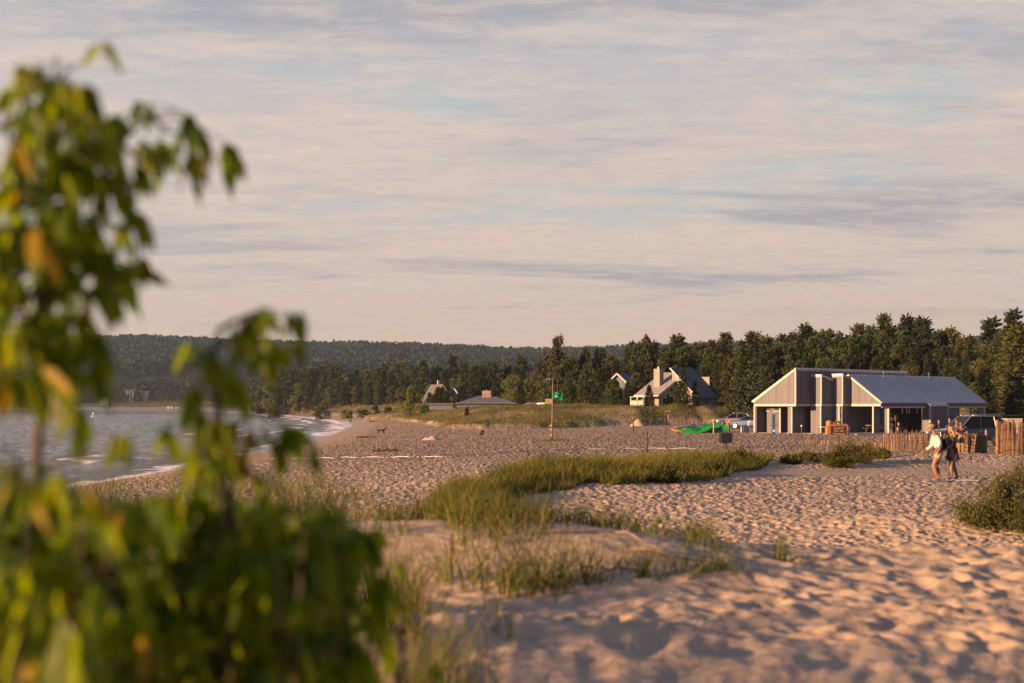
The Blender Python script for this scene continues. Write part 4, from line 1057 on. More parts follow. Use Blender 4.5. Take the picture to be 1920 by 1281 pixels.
lath_fence([UP(1362, 182), UP(1375, 181), UP(1398, 178)], 1.15, 'short sunlit orange fence in front of the parked silver car', .10, .08, mat('orange fence slats', (.36, .18, .10), .8, noise=.2, nscale=5), posts=(0, .6, 1), postm='postl')
def fence_roll(x, y, r, h, label, rz=0, tilt=0):
    q = thing('rolled_fence', label, 'rolled fence', (x, y, G(x, y) - .05), 0, 'rolled fences by the car'); q.rotation_euler = (tilt, 0, rz)
    k = 0; a = 0; rr = r; pk = MB()
    while rr > .08 and k < 150:
        hh = h * random.uniform(.94, 1.03); p = (rr * math.cos(a), rr * math.sin(a))
        pk.bar((p[0], p[1], 0), (p[0] + random.uniform(-.03, .03), p[1] + random.uniform(-.03, .03), hh), .016, .045)
        a += .07 / rr; rr -= .0021; k += 1
    tag(pk.build('picket', 'lathn', q, fix=False), kind='stuff')
    for z in (.15, .32, .5, .68, .85): MB().tube([(r * 1.03 * math.cos(t), r * 1.03 * math.sin(t), z * h + .015 * math.sin(t * 9)) for t in np.linspace(0, 6.2832, 28)], .014, 5).build('wire', 'wire', q)
    return q
MT['lathn'] = mat('light lath wood', (.30, .20, .12), .8, noise=.4, nscale=9)
for k, (u, y, r, h, lab) in enumerate([(1811, 77, .20, 1.22, 'rolled lath fence leaning directly beside the boys'), (1821, 76.5, .24, 1.08, 'second rolled lath fence from the boys'),
        (1832, 77, .26, 1.12, 'third and widest rolled lath fence, in front of the car door'), (1843, 77.2, .22, 1.05, 'last rolled lath fence at the right, beside the pale stake'), (1795, 79, .18, 1.15, 'rolled lath fence half hidden behind the boys')]):
    fence_roll(xat(u, y), y, r, h, lab, k, R((-6, 5, -3, 4, 3)[k]))
q = thing('waste_bin', 'dark blue bin between two white posts left of the building corner', 'bin', (xat(1397, 148), 148, 1.68), R(10))
b = MB(); b.box((0, 0, .35), (.5, .45, .72)); b.build('bin_body', 'blue', q, bevel=.03)
for s in (-.42, .38): b = MB(); b.box((s, 0, .6 if s > 0 else .4), (.09, .09, 1.2 if s > 0 else .85)); b.build('side_post', 'white', q)
y = 209; x = xat(1251.5, y); q = thing('trail_gate', 'small wooden frame with a crossbar standing on the dune edge above the lath fence', 'gate', (x, y, G(x, y)))
for s in (-.28, .28): b = MB(); b.bar((s, 0, -.2), (s, 0, 2.0), .13); b.build('upright', 'post', q)
b = MB(); b.box((0, 0, 2.06), (.85, .2, .14)); b.build('crossbar', 'drift', q); b = MB(); b.box((0, .1, 1.0), (.5, .05, 1.1)); b.build('info_board', 'postl', q)
y = 200; x = xat(1196, y); q = thing('sand_bag_pile', 'small steep orange heap of sand at the left end of the long lath fence', 'sand heap', (x, 200, G(x, 200)))
b = MB(); b.lathe((0, 0, -.3), [(1.5, 0), (1.0, .55), (.5, 1.0), (.12, 1.35)], 12, sy=.7); b.build('heap', 'sand', q, True)

# ------------------------------------------------------------------ vehicles
def car(name, label, loc, rz, m, L=4.8, Wd=1.9, Ht=1.78, suv=True):
    q = thing(name, label, 'car', loc, rz)   # faces local -x
    hw = Wd / 2
    # cross-sections along x: (x, z_low, z_belt, half width at belt)
    b = MB(); st = [(-2.40, .45, .82, .70), (-2.30, .32, .95, .86), (-1.9, .28, 1.03, .93), (-1.0, .27, 1.10, .95), (-.4, .27, 1.14, .95), (1.2, .27, 1.16, .95), (2.1, .28, 1.16, .93), (2.34, .32, 1.08, .88), (2.42, .45, 1.0, .82)]
    V = []; Fc = []
    ring = lambda x, zl, zb, w: [(x, -w * .92, zl), (x, -w, zl + .15), (x, -w, (zl + zb) / 2), (x, -w * .97, zb - .05), (x, -w * .86, zb), (x, 0, zb + .03), (x, w * .86, zb), (x, w * .97, zb - .05), (x, w, (zl + zb) / 2), (x, w, zl + .15), (x, w * .92, zl)]
    k = 11
    for s in st: V += [(p[0] * L / 4.84, p[1] * hw / .95, p[2]) for p in ring(*s)]
    for i in range(len(st) - 1):
        for j in range(k): Fc.append((i*k+j, i*k+(j+1) % k, (i+1)*k+(j+1) % k, (i+1)*k+j))
    Fc += [tuple(range(k)), tuple(range((len(st)-1)*k + k - 1, (len(st)-1)*k - 1, -1))]
    b.add(V, Fc); body = b.build('body', m, q, True); e = body.modifiers.new('s', 'SUBSURF'); e.levels = 1; e.render_levels = 1
    zt = Ht; xr = 2.2 if suv else 1.6
    cab = [(-.95, 1.12), (-.15, zt - .06), (.4, zt), (1.7 if suv else 1.0, zt - .02), (2.28 if suv else 2.0, 1.14)]
    def cabin(ins, w0, w1, zs=0):
        c = MB(); V = []
        for x, z in cab:
            t = (z - 1.12) / (zt - 1.12); w = w0 + (w1 - w0) * t
            V += [(x * L / 4.84, -w, z + zs), (x * L / 4.84, w, z + zs)]
        n = len(cab); Fc = [(2*i, 2*i+1, 2*i+3, 2*i+2) for i in range(n - 1)] + [tuple(range(0, 2*n, 2)), tuple(range(2*n-1, 0, -2)), (0, 2*n-2, 2*n-1, 1)]
        return c.add(V, Fc)
    cabin(0, hw * .90, hw * .72).build('windows', 'glass', q)
    # roof, pillars; on the navy car silver paints in the sky's reflection
    c = MB(); s = L / 4.84; w1 = hw * .74
    c.prism([(-.18, zt - .055), (.4, zt + .003), (1.72 if suv else 1.0, zt - .015), (1.85 if suv else 1.15, zt - .08), (-.1, zt - .09)], (0, 2 * w1, 0), (0, -w1, 0)); c.build('roof', 'silver' if m == 'navy' else m, q, bevel=.02)
    for sd_ in (-1, 1):
        c = MB()
        a0 = hw * .905 * sd_; a1 = hw * .735 * sd_
        for p0, p1, w_, h_ in (((-.97 * s, a0, 1.12), (-.16 * s, a1, zt - .05), .07, .05), ((.45 * s, a0, 1.14), (.5 * s, a1, zt - .03), .05, .08), ((1.45 * s, a0, 1.14), (1.40 * s, a1, zt - .03), .05, .10), ((2.28 * s if suv else 2.0 * s, a0, 1.12), (1.72 * s if suv else 1.05 * s, a1, zt - .04), .07, .12)):
            MB().bar(p0, p1, w_, h_).build('window_pillar', 'silver' if m == 'navy' and p0[0] < 0 else m, q)
    if suv:
        for sd_ in (-1, 1): c = MB(); c.tube([(-.05 * s, sd_ * w1 * .93, zt - .02), (.1 * s, sd_ * w1 * .93, zt + .07), (1.6 * s, sd_ * w1 * .93, zt + .06), (1.75 * s, sd_ * w1 * .93, zt - .03)], .02, 6); c.build('roof_rail', 'chrome', q, True)
    for x in (-1.52, 1.48):
        for sd_ in (-1, 1):
            c = MB(); yy = sd_ * (hw - .12); r = .37
            prof = [(r * .6, -.12), (r * .95, -.12), (r, -.08), (r, .08), (r * .95, .12), (r * .6, .12)]
            c.lathe((x * s, yy, r), prof, 20, 'Y'); wh = c.build('wheel', 'tyre', q, True)
            c = MB(); c.lathe((x * s, yy, r), [(r * .1, -.135), (r * .58, -.128), (r * .6, -.1), (r * .6, .1), (r * .58, .128), (r * .1, .135)], 14, 'Y'); c.build('rim', 'chrome', wh)
    for sd_ in (-1, 1):
        c = MB(); c.ell((-2.33 * s, sd_ * hw * .74, .82), (.08, .16, .09)); c.build('headlight', 'lamp', q, True)
        c = MB(); c.ell((-.75 * s, sd_ * (hw + .10), 1.18), (.09, .12, .08)); c.build('mirror', m, q, True)
        c = MB(); c.box((.35 * s, sd_ * hw * 1.005, .92), (.2, .02, .04)); c.build('handle', 'chrome', q)
    c = MB(); c.box((-2.39 * s, 0, .60), (.06, hw * 1.1, .25)); c.build('grille', 'black', q, bevel=.02)
    c = MB(); c.box((-2.36 * s, 0, .36), (.14, hw * 1.7, .14)); c.build('bumper', 'black', q, bevel=.03)
    return q
y = 90; q = car('parked_car', 'large dark navy sport utility car with roof rails parked behind the rolled fences', (xat(1822, y) + .1, y + 1.2, 1.93), R(14), 'navy', 5.0, 2.0, 1.92)
car('parked_car', 'silver car parked beyond the orange fence left of the building', (xat(1375, 197), 197, G(xat(1375, 197), 197) + .02), R(-8), 'silver', 4.9, 1.9, 1.75)
car('parked_car', 'grey blue car half hidden by the left corner of the building', (xat(1411, 164), 166, 1.7), R(-30), 'blue', 4.6, 1.85, 1.55, False)
y = 112; q = thing('boat_shelter', 'pale trailer box with a dark rack on top behind the tall right fence', 'trailer', (xat(1898, y), y, G(xat(1898, y), y)), R(5))
b = MB(); b.box((0, 0, 1.05), (1.3, 1.0, 1.2)); b.build('trailer_body', 'concrete', q, bevel=.05); b = MB(); b.box((0, 0, 1.86), (2.1, 1.1, .07)); b.build('rack', 'black', q); 
for s in (-.9, .9): b = MB(); b.bar((s, 0, .3), (s, 0, 1.84), .06); b.build('rack_post', 'black', q)
for s in (-.5, .5): b = MB(); b.lathe((s, -.5, .33), [(.1, -.1), (.33, -.09), (.33, .09), (.1, .1)], 16, 'Y'); b.build('wheel', 'tyre', q)

# ------------------------------------------------------------------ houses
def pale_house():
    y = 235; x = xat(1305, y); g = 4.1
    t = thing('pale_house', 'pale beach house with tall sunlit shed gable, grey roofs and square chimney among conifers', 'house', (x, y, g), R(45))
    def wl(name, pts, d, o, ax): b = MB(); b.prism(pts, d, o, ax, (0, 0, 1)); return b.build(name, 'siding_house', t)
    # tall shed: high side left-back, roof falling to the right-front
    wl('tower_wall', [(0, 0), (5.0, 0), (5.0, 6.3), (0, 1.9)], (5.6, 0, 0), (0, 0, 0), (0, 1, 0))
    b = MB(); b.prism([(5.2, 6.55), (-.5, 1.55), (-.5, 1.7), (5.2, 6.72)], (6.4, 0, 0), (-.3, 0, 0), (0, 1, 0)); b.build('tower_roof', 'shingle', t)
    wl('rear_wall', [(1.5, 0), (6, 0), (6, 5.2), (1.5, 5.2)], (3.5, 0, 0), (5.65, 0, 0), (0, 1, 0))
    # wing in front-left, roof falling towards the camera's left, shaded end wall to the right
    wl('wing_wall', [(-4.2, 0), (-.005, 0), (-.005, 4.4), (-4.2, 2.2)], (0, 3.8, 0), (0, 4.4, 0), (1, 0, 0))
    b = MB(); b.prism([(-4.75, 1.95), (2.6, 5.85), (2.6, 6.0), (-4.75, 2.12)], (0, 4.3, 0), (0, 5.003, 0)); b.prism([(-4.75, 1.95), (-.32, 4.3), (-.32, 4.47), (-4.75, 2.12)], (0, .9, 0), (0, 4.1, 0)); b.build('wing_roof', 'roofhouse', t)
    b = MB(); b.bar((-4.8, 4.05, 2.0), (-.33, 4.05, 4.4), .07, .26); b.bar((-.33, -.55, 1.6), (-.33, 5.25, 6.65), .07, .26); b.b2(-4.85, -4.76, 4.1, 9.3, 1.86, 2.1); b.build('bargeboard', 'trim', t)
    b = MB(); b.box((-1.6, 6.6, 4.8), (1.1, 1.25, 3.4)); ch = b.build('chimney', 'siding_house', t); b = MB(); b.tube([(-1.6, 6.6, 6.4), (-1.6, 6.6, 6.85)], .2, 10); b.build('flue', 'chrome', ch)
    b = MB(); b.b2(-6.2, -4.25, 4.6, 9.0, 1.75, 1.85); b.build('porch_roof', 'trim', t)
    for yy in (4.65, 6.0, 7.4, 8.8): b = MB(); b.b2(-6.15, -5.95, yy, yy + .18, 0, 1.75); b.build('porch_post', 'trim', t)
    for ax, o, (p0, p1, z0, z1) in (('y', 4.4, (-3.4, -2.4, .5, 1.6)), ('y', 4.4, (-1.6, -.6, 2.6, 3.4)), ('y', 4.4, (-1.9, -.5, .3, 1.9)), ('x', 0, (1.4, 2.5, .4, 2.0)), ('x', -4.2, (5.2, 6.0, .5, 1.6)), ('x', -4.2, (6.6, 7.4, .5, 1.6))):
        b = MB(); f = MB()
        if ax == 'y':
            b.b2(p0, p1, o - .04, o - .004, z0, z1)
            for q in (p0, p1): f.b2(q - .06, q + .06, o - .08, o - .005, z0 - .06, z1 + .06)
            for q in (z0, z1): f.b2(p0 + .06, p1 - .06, o - .08, o - .045, q - .06, q + .06)
        else:
            b.b2(o - .04, o - .004, p0, p1, z0, z1)
            for q in (p0, p1): f.b2(o - .08, o - .005, q - .06, q + .06, z0 - .06, z1 + .06)
            for q in (z0, z1): f.b2(o - .08, o - .045, p0 + .06, p1 - .06, q - .06, q + .06)
        w = b.build('window', 'glass', t); f.build('frame', 'trim', w)
    # deck screen to the left
    dk = thing('deck_screen', 'small white slatted deck enclosure left of the pale house', 'screen', (xat(1194, 236), 236, G(xat(1194, 236), 236) + .0), R(5))
    b = MB(); b.box((0, 0, .55), (2.0, .12, 1.1)); b.build('panel', 'white', dk); b = MB(); b.box((0, -.07, 1.12), (2.1, .2, .08)); b.build('rail', 'postl', dk)
pale_house()
def gable_house(name, label, u, y, z, w, d, hw, hr, rz, wm, rm, chim=None, wins=(), skylight=None, dorm=None):
    x = xat(u, y); t = thing(name, label, 'house', (x, y, z), rz)
    b = MB(); b.prism([(-w/2, 0), (w/2, 0), (w/2, hw), (0, hr - .15), (-w/2, hw)], (0, d, 0)); b.build('wall', wm, t)
    b = MB(); o = .45
    sl_ = (hr - hw) / (w / 2)
    for s in (-1, 1): b.prism([(s * (w/2 + o), hw - o * sl_), (0, hr), (0, hr + .2), (s * (w/2 + o), hw - o * sl_ + .2)], (0, d + 2 * o, 0), (0, -o, 0))
    rf = b.build('roof', rm, t)
    b = MB()
    for s in (-1, 1): b.bar((s * (w/2 + o), -o - .04, hw - o * sl_ + .05), (0, -o - .04, hr + .05), .08, .3)
    b.build('bargeboard', 'trim', t)
    if chim: b = MB(); b.box((chim[0], chim[1], (hw + chim[2]) / 2 + .5), (chim[3], chim[3], chim[2] - hw + 1.0)); b.build('chimney', chim[4], rf)
    for (a, c, zz, e, f) in wins:
        b = MB(); b.box((a, -.03, zz), (e, .08, f)); wd = b.build('window', 'glass', t)
        b = MB()
        for s in (-1, 1): b.box((a + s * e / 2, -.06, zz), (.1, .06, f + .1)); b.box((a, -.055, zz + s * f / 2), (e - .1, .05, .1))
        b.build('frame', 'trim', wd)
    return t
gable_house('gabled_house', 'steep gabled white trimmed house showing between trees at the wood edge', 829, 400, 3.6, 5.4, 7, 2.6, 6.6, R(28), 'siding_blue', 'shingle', (1.2, 5, 7.0, .6, 'concrete'), [(0, 0, 5.2, 1.0, 1.4), (-1.6, 0, 1.8, 1.1, 1.3), (1.5, 0, 1.8, 1.1, 1.3)])
gable_house('gabled_house', 'second pale blue gabled house just right of the steep white trimmed one', 851, 402, 3.6, 4.6, 7, 3.0, 5.8, R(-18), 'siding_blue', 'shingle', None, [(0, 0, 3.6, 1.2, 1.5)])
gable_house('blue_grey_house', 'dark blue grey house half hidden by conifers left of the pale house', 1158, 268, 4.2, 5.6, 7, 3.6, 6.2, R(-20), 'siding_blue', 'shingle', None, [(0, 0, 4.2, 1.0, 1.2), (-1.4, 0, 1.8, 1.2, 1.4), (1.2, 0, 1.8, 1.2, 1.4)])
def hut():
    y = 300; x = xat(912, y); g = 3.6
    t = thing('low_hut', 'low house with broad grey hipped roof and square stone chimney behind the dune crest', 'house', (x, y, g), R(4))
    b = MB(); b.b2(-6.2, 6.2, 0, 7, 0, 1.5); b.build('wall', 'siding_blue', t)
    b = MB(); b.add([(-6.9, -.6, 1.15), (6.9, -.6, 1.15), (6.9, 7.6, 1.15), (-6.9, 7.6, 1.15), (-1.4, 3.4, 2.95), (1.6, 3.4, 2.95)], [(0, 1, 5, 4), (1, 2, 5), (2, 3, 4, 5), (3, 0, 4), (0, 3, 2, 1)]); rf = b.build('roof', 'shingle', t)
    b = MB(); b.box((.2, 3.2, 3.2), (1.8, 1.3, 1.6)); c = b.build('chimney', mat('chimney stone', (.28, .22, .18), .9, noise=.3, nscale=3), rf); b = MB(); b.tube([(.2, 3.2, 4.0), (.2, 3.2, 4.25)], .15, 8); b.build('flue', 'chrome', c)
    b = MB(); b.b2(-12.5, -6.95, 1, 6, .95, 1.35); b.build('annex_roof', 'shingle', t); b = MB(); b.b2(-12, -6.95, 1.4, 5.6, 0, .95); b.build('annex_wall', 'siding_blue', t)
hut()
def far_house(u, y, vt, w, label, wm='siding_house', rz=0, lift=0):
    x = xat(u, y); z = G(x, y); h = (CZ + (HV - vt) / F * y - z) * .8; hh = h * .5
    return gable_house('far_house', label, u, y, z + lift, w, 8, hh - lift, h - lift, rz, wm, 'shingle', None, [(-w * .25, 0, hh * .55, w * .18, hh * .4), (w * .25, 0, hh * .55, w * .18, hh * .4)])
MT['orangewood'] = mat('orange stained timber', (.13, .075, .05), .8, noise=.2)
def chalet(u, y, v0, v1, w, label):
    x = xat(u, y); z = G(x, y); zt = CZ + (HV - v0) / F * y - z; zb = max(.1, CZ + (HV - v1) / F * y - z)
    t = thing('timber_chalet', label, 'house', (x, y, z))
    b = MB(); b.b2(-w/2, w/2, .3, 6, 0, zt - .6); b.build('wall', 'siding_blue', t); b = MB(); b.b2(-w * .9, w * .9, -.8, 6.5, zt - .6, zt); b.build('roof', 'orangewood', t)
    for k in range(4): b = MB(); b.b2(-w/2 + k * w / 3 - .2, -w/2 + k * w / 3 + .2, -.3, .1, 0, zt - .6); b.build('balcony_post', 'orangewood', t)
    for zz in (zt * .35, zt * .65): b = MB(); b.b2(-w * .6, w * .6, -.5, -.3, zz, zz + .5); b.build('balcony_rail', 'orangewood', t)
chalet(243, 1438, 731, 748, 8, 'orange timber framed house with balconies in the trees across the bay')
chalet(273, 1442, 734, 742, 5, 'small orange timber gable right of the balcony house across the bay')
far_house(195, 1375, 741, 8, 'small white framed house in the trees at the left shore across the bay', 'siding_blue')
gable_house('far_house', 'pale blue roofed house high on the wooded slope across the bay', 199, 1850, 46, 18, 9, 5, 9.5, R(80), 'siding_house', 'roofmetal', None, [(-3, 0, 2.5, 2, 2), (3, 0, 2.5, 2, 2)])
for k, (u, v, w, h, lab) in enumerate([(319, 769.5, 4.6, 2.0, 'larger white beach hut box on the far shore'), (333, 769.2, 3.0, 1.3, 'smaller white box right of the larger one on the far shore')]):
    y = 1090 - k * 10; q = thing('beach_cabin', lab, 'cabin', (xat(u, y), y, G(xat(u, y), y))); b = MB(); b.box((0, 0, h * .5), (w, 2.5, h)); b.build('wall', 'concrete', q, bevel=.1)
    b = MB(); b.box((0, 0, h + .1), (w * 1.1, 2.9, .2)); b.build('roof', 'concrete', q); b = MB(); b.box((w * .1, -1.27, h * .45), (w * .2, .06, h * .7)); b.build('door', 'blue', q)
for k, (u, v, lab, m) in enumerate([(173, 783, 'white marker buoy with tilted mast on the bay', 'white'), (152, 784, 'smaller orange tinted marker buoy left of the white one', 'yellow')]):
    y = 520; q = thing('marker_buoy', lab, 'buoy', (xat(u, y), y, .05)); b = MB(); b.lathe((0, 0, -.3), [(.2, 0), (.5, .2), (.5, .6), (.2, .85)], 14); b.build('float', m, q, True)
    b = MB(); b.tube([(0, 0, .5), (.1 + .2 * (k == 0), 0, 1.7 - .5 * k)], .07, 8); b.build('mast', m, q); b = MB(); b.box((.2 + .1 * (k == 0), 0, 1.5 - .5 * k), (.5, .05, .4)); b.build('topmark', m, q)
for k, (u, v, lab, m, w) in enumerate([(1018, 757, 'white boat shaped lump on the dune crest behind the flag', 'white', 1.8), (998, 758, 'pale overturned dinghy at the left on the dune crest', 'silver', 1.9)]):
    y = 268; x = xat(u, y); q = thing('upturned_dinghy', lab, 'dinghy', (x, y, G(x, y))); b = MB(); b.ell((0, 0, .25), (w, .7, .45)); b.build('hull', m, q, True); b = MB(); b.box((0, 0, .68), (w * 1.2, .06, .08)); b.build('keel', 'postl', q)
y = 262; x = xat(1029, y); q = thing('planter_wall', 'small pale orange block wall on the dune crest just left of the flag pole', 'wall', (x, y, G(x, y))); b = MB(); b.box((0, 0, .4), (1.3, .5, 1.1)); b.build('block', 'postl', q, bevel=.03); b = MB(); b.box((0, 0, .98), (1.45, .6, .07)); b.build('coping', 'trim', q)

# ------------------------------------------------------------------ beach litter
def weed_line(u0, u1, v, z, label):
    y = yat(v, z); P = []
    q = thing('weed_line', label, 'seaweed', (xat((u0 + u1) / 2, y), y, G(xat((u0 + u1) / 2, y), y)))
    w = (u1 - u0) / F * y; C = np.stack([rng.uniform(-w/2, w/2, 260), rng.normal(size=260) * .25, rng.uniform(0, .10, 260)], 1)
    D = rng.normal(size=(260, 3)) * [1, .4, .35]
    V, Q = rhombs(C, D, rng.uniform(.15, .5, 260), .07); mesh_np('strands', V, Q, MT['weed'], q)
weed_line(671, 712, 822, .6, 'thin dark streak of weed left of the dog'); weed_line(704, 748, 855.5, .95, 'dark streak of weed just above the white rope')
def heap(u, v, z, w, h, label, m='sand', m2=None):
    y = yat(v, z); x = xat(u, y); q = thing('sand_heap', label, 'sand heap', (x, y, G(x, y)))
    b = MB(); n = 16; prof = [(w * .5, -.12), (w * .42, h * .25), (w * .3, h * .6), (w * .14, h * .9), (.03, h)]; b.lathe((0, 0, 0), prof, n, sy=.6)
    b.V = [(p[0] + .06 * math.sin(p[2] * 17 + p[1] * 9), p[1], p[2] * (1 + .25 * math.sin(p[0] * 7))) for p in b.V]; b.build('heap', m, q, True)
    if m2: V, Q = rhombs(np.stack([rng.uniform(-w/2, 0, 90), rng.normal(size=90) * .15, rng.uniform(0, h * .8, 90)], 1), rng.normal(size=(90, 3)), .22, .06); mesh_np('weed', V, Q, MT[m2], q)
heap(808, 826, 1.1, 2.0, .42, 'small dug heap of sand with dark weed on the open beach', 'sand', 'weed')
def snag(u, v, z, h, label):
    y = yat(v, z); x = xat(u, y); q = thing('driftwood_snag', label, 'driftwood', (x, y, G(x, y)))
    b = MB(); b.tube([(0, 0, -.2), (.1, 0, h * .5), (-.1, 0, h)], [.25, .16, .1], 7)
    for s in (-1, .6, .2): b.tube([(0, 0, h * .55), (s * h * .5, .1, h * .95), (s * h, .1, h * 1.05)], [.12, .09, .04], 6)
    b.tube([(-h * 1.2, 0, .1), (0, 0, .2), (h * 1.3, .3, .12)], [.1, .2, .08], 7); b.build('branches', 'drift', q, True)
snag(692, 787, 1.0, 1.5, 'forked driftwood snag at the far sand edge'); snag(735, 786, 1.1, 1.3, 'smaller forked driftwood snag right of the larger one')
# ------------------------------------------------------------------ ground picking for planting
def hit(u, v, y0=3.2, y1=600):
    ys = np.exp(np.linspace(math.log(y0), math.log(y1), 1400)); xs = (u - 960) / F * ys; zs = CZ - (v - HV) / F * ys
    g = H0(xs, ys); k = np.argmax(zs <= g)
    return float(xs[k]), float(ys[k]), float(g[k])
def shrub(name, label, u, y, vtop, wpx, seed, m='shrub', cat='shrub', leaf=.075, n=5200, group=None, depth=.8):
    r = np.random.default_rng(seed); x = xat(u, y); g = G(x, y); h = max(.35, CZ + (HV - vtop) / F * y - g); w = wpx / F * y / 2
    q = thing(name, label, cat, (x, y, g), 0, group)
    ns = 34; tb = MB(); C = []; D = []
    for i in range(ns):
        a = r.uniform(0, 6.28); k = r.uniform(0, 1) ** .6; ex = math.cos(a) * w * k; ey = math.sin(a) * w * depth * k
        hh = h * (1 - .55 * k * k) * r.uniform(.6, 1.05)
        sx, sy = ex * .45, ey * .45
        gz = G(x + sx, y + sy) - g; ge = G(x + ex, y + ey) - g
        P = [np.array([sx + (ex - sx) * t + r.normal() * .02, sy + (ey - sy) * t + r.normal() * .02, gz + (hh + ge - gz) * t ** .9]) for t in (0, .35, .7, 1)]
        tb.tube(P, [.012, .010, .006, .003], 4, False)
        mm_ = n // ns
        t = r.uniform(.12, 1, mm_); idx = np.minimum((t * 3).astype(int), 2); f = t * 3 - idx
        Pa = np.array(P); c = Pa[idx] * (1 - f[:, None]) + Pa[idx + 1] * f[:, None]
        c = c + r.normal(size=(mm_, 3)) * [.10, .10, .07] * (h * .6 + .4)
        C.append(c); D.append(r.normal(size=(mm_, 3)) * .8 + [0, 0, .7])
    C = np.concatenate(C); D = np.concatenate(D); C[:, 2] = np.maximum(C[:, 2], -.4)
    V, Q = rhombs(C, D, leaf * r.uniform(.6, 1.3, len(C)), leaf * .42 * r.uniform(.7, 1.2, len(C)), r)
    mesh_np('foliage', V, Q, MT[m], q); tag(tb.build('stems', 'twig', q, fix=False), kind='stuff')
    return q
shrub('dune_shrub', 'tallest leafy dune shrub, around the post of the brown sign', 1604, 52.6, 824, 92, 1)
shrub('dune_shrub', 'low shrub in front of the sign post with yellowing leaves at its foot', 1562, 50.5, 848, 80, 2)
shrub('dune_shrub', 'low shrub lying farthest left of the brown sign', 1482, 50.8, 860, 46, 3)
shrub('dune_shrub', 'shrub between the one farthest left and the brown sign', 1522, 52.2, 846, 60, 4)
shrub('dune_shrub', 'small dark shrub at the left end of the sunlit lath fence', 1652, 56.0, 842, 34, 5)
shrub('dune_shrub', 'thin straggly shrub between the sign and the lath fence', 1634, 60, 826, 52, 6, n=1500)
shrub('dune_shrub', 'dark round shrub at the right end of the green grass band', 1388, 49.5, 842, 70, 7)
shrub('dune_shrub', 'low spreading shrub in front of the right part of the grass band', 1330, 43.5, 862, 110, 8)
shrub('dune_shrub', 'dark tangled shrub low in the middle of the grass band front edge', 1235, 40.5, 868, 120, 14)
shrub('beach_bush', 'big orange tinged bush at the right edge behind the near sand', 1902, 23.6, 876, 230, 9, leaf=.055, n=9000)
shrub('beach_bush', 'lower left part bush of the right edge thicket with thin twigs', 1838, 24.0, 935, 110, 10, leaf=.05, n=4200)
shrub('beach_bush', 'sparse small bush high on the right edge in front of the tall fence', 1912, 40, 846, 50, 12, leaf=.06, n=1200)
shrub('beach_bush', 'grassy bush on the lower beach slope seen between the near leaves', 395, 62, 872, 120, 13, leaf=.09, n=2600)

# ------------------------------------------------------------------ grasses
def scatter_grass(name, C, hgt, lean, width, mats, frac, seed=0, segs=3):
    r = np.random.default_rng(seed); V, Q = blades(C, hgt, lean, width, r, segs)
    n = len(C); pick = (r.uniform(0, 1, n) < frac).astype(np.int32)
    mi = np.concatenate([pick] * segs)
    return mesh_np(name, V, Q, None, mats=[MT[k] for k in mats], midx=mi)
def band():
    r = np.random.default_rng(3); n = 42000
    u = r.uniform(805, 1448, n); yn = np.interp(u, BU, BN); yf = np.interp(u, BU, BF); y = yn + (yf - yn) * r.uniform(0, 1, n); x = xat(u, y)
    e = band_t(x, y); keep = 1.5 * fbm(x / 1.1, y / 2.2, 4, 4) + .02 + 1.1 * np.minimum(e, .5) > 0
    x, y, e, u = x[keep], y[keep], e[keep], u[keep]; n = len(x); C = np.stack([x, y, H0(x, y) - .03], 1)
    h = .56 * r.uniform(.5, 1.2, n) * np.interp(e, [0, .5], [.65, 1]) * np.interp(u, [805, 1000, 1330, 1440], [.9, 1, .95, .7]) * (1 + 1.7 * fbm(x / 1.2, y / 2.4, 3, 9))
    o = scatter_grass('grass_band', C, h, r.uniform(.15, .8, n), .022, ['grass', 'straw'], .18, 3); tag(o, kind='stuff')
band()
def back_grass():
    r = np.random.default_rng(8); n = 230000
    y = 150 + 330 * r.uniform(0, 1, n) ** 1.3; u = r.uniform(430, 1990, n); x = xat(u, y); s = toe(x, y); d = shore(x, y)
    p = (s > 2) & (s < 120) & (d > 12) & (fbm(x / 6, y / 10, 4, 33) + .12 + .010 * np.minimum(s, 30) > 0) & (y > 100)
    x, y = x[p], y[p]; n = len(x); C = np.stack([x, y, H0(x, y) - .05], 1)
    o = scatter_grass('dune_grass', C, r.uniform(.18, .48, n) * (1 + 1.2 * fbm(x / 5, y / 9, 2, 3)), r.uniform(.2, 1.0, n), .10, ['grassfar', 'straw'], .05, 5, 2); tag(o, kind='stuff')
    # strip of grass along the far shore
    n = 34000; y = r.uniform(430, 1450, n); xs = np.interp(y, SY, SX); x = xs + np.interp(y, [430, 700, 1450], [24, 34, 60]) * (1 + r.uniform(0, 1.6, n)) / np.sqrt(1) 
    C = np.stack([x, y, H0(x, y) - .05], 1)
    o = scatter_grass('shore_grass', C, r.uniform(.5, 1.3, n), .4, .30, ['grassfar', 'straw'], .25, 6, 2); tag(o, kind='stuff')
    # slope grass on the lake side, behind the near leaves
    n = 15000; y = r.uniform(16, 60, n); u = r.uniform(60, 800, n); x = xat(u, y); d = shore(x, y)
    p = (fbm(x / 2.2, y / 3, 3, 14) + .02 > .06) & (d > 6) & (u < np.interp(y, [16, 60], [840, 520])); x, y = x[p], y[p]; n = len(x)
    C = np.stack([x, y, H0(x, y) - .03], 1); o = scatter_grass('slope_grass', C, r.uniform(.3, .8, n), r.uniform(.2, .9, n), .016, ['grassn', 'straw'], .4, 7); tag(o, kind='stuff')
back_grass()
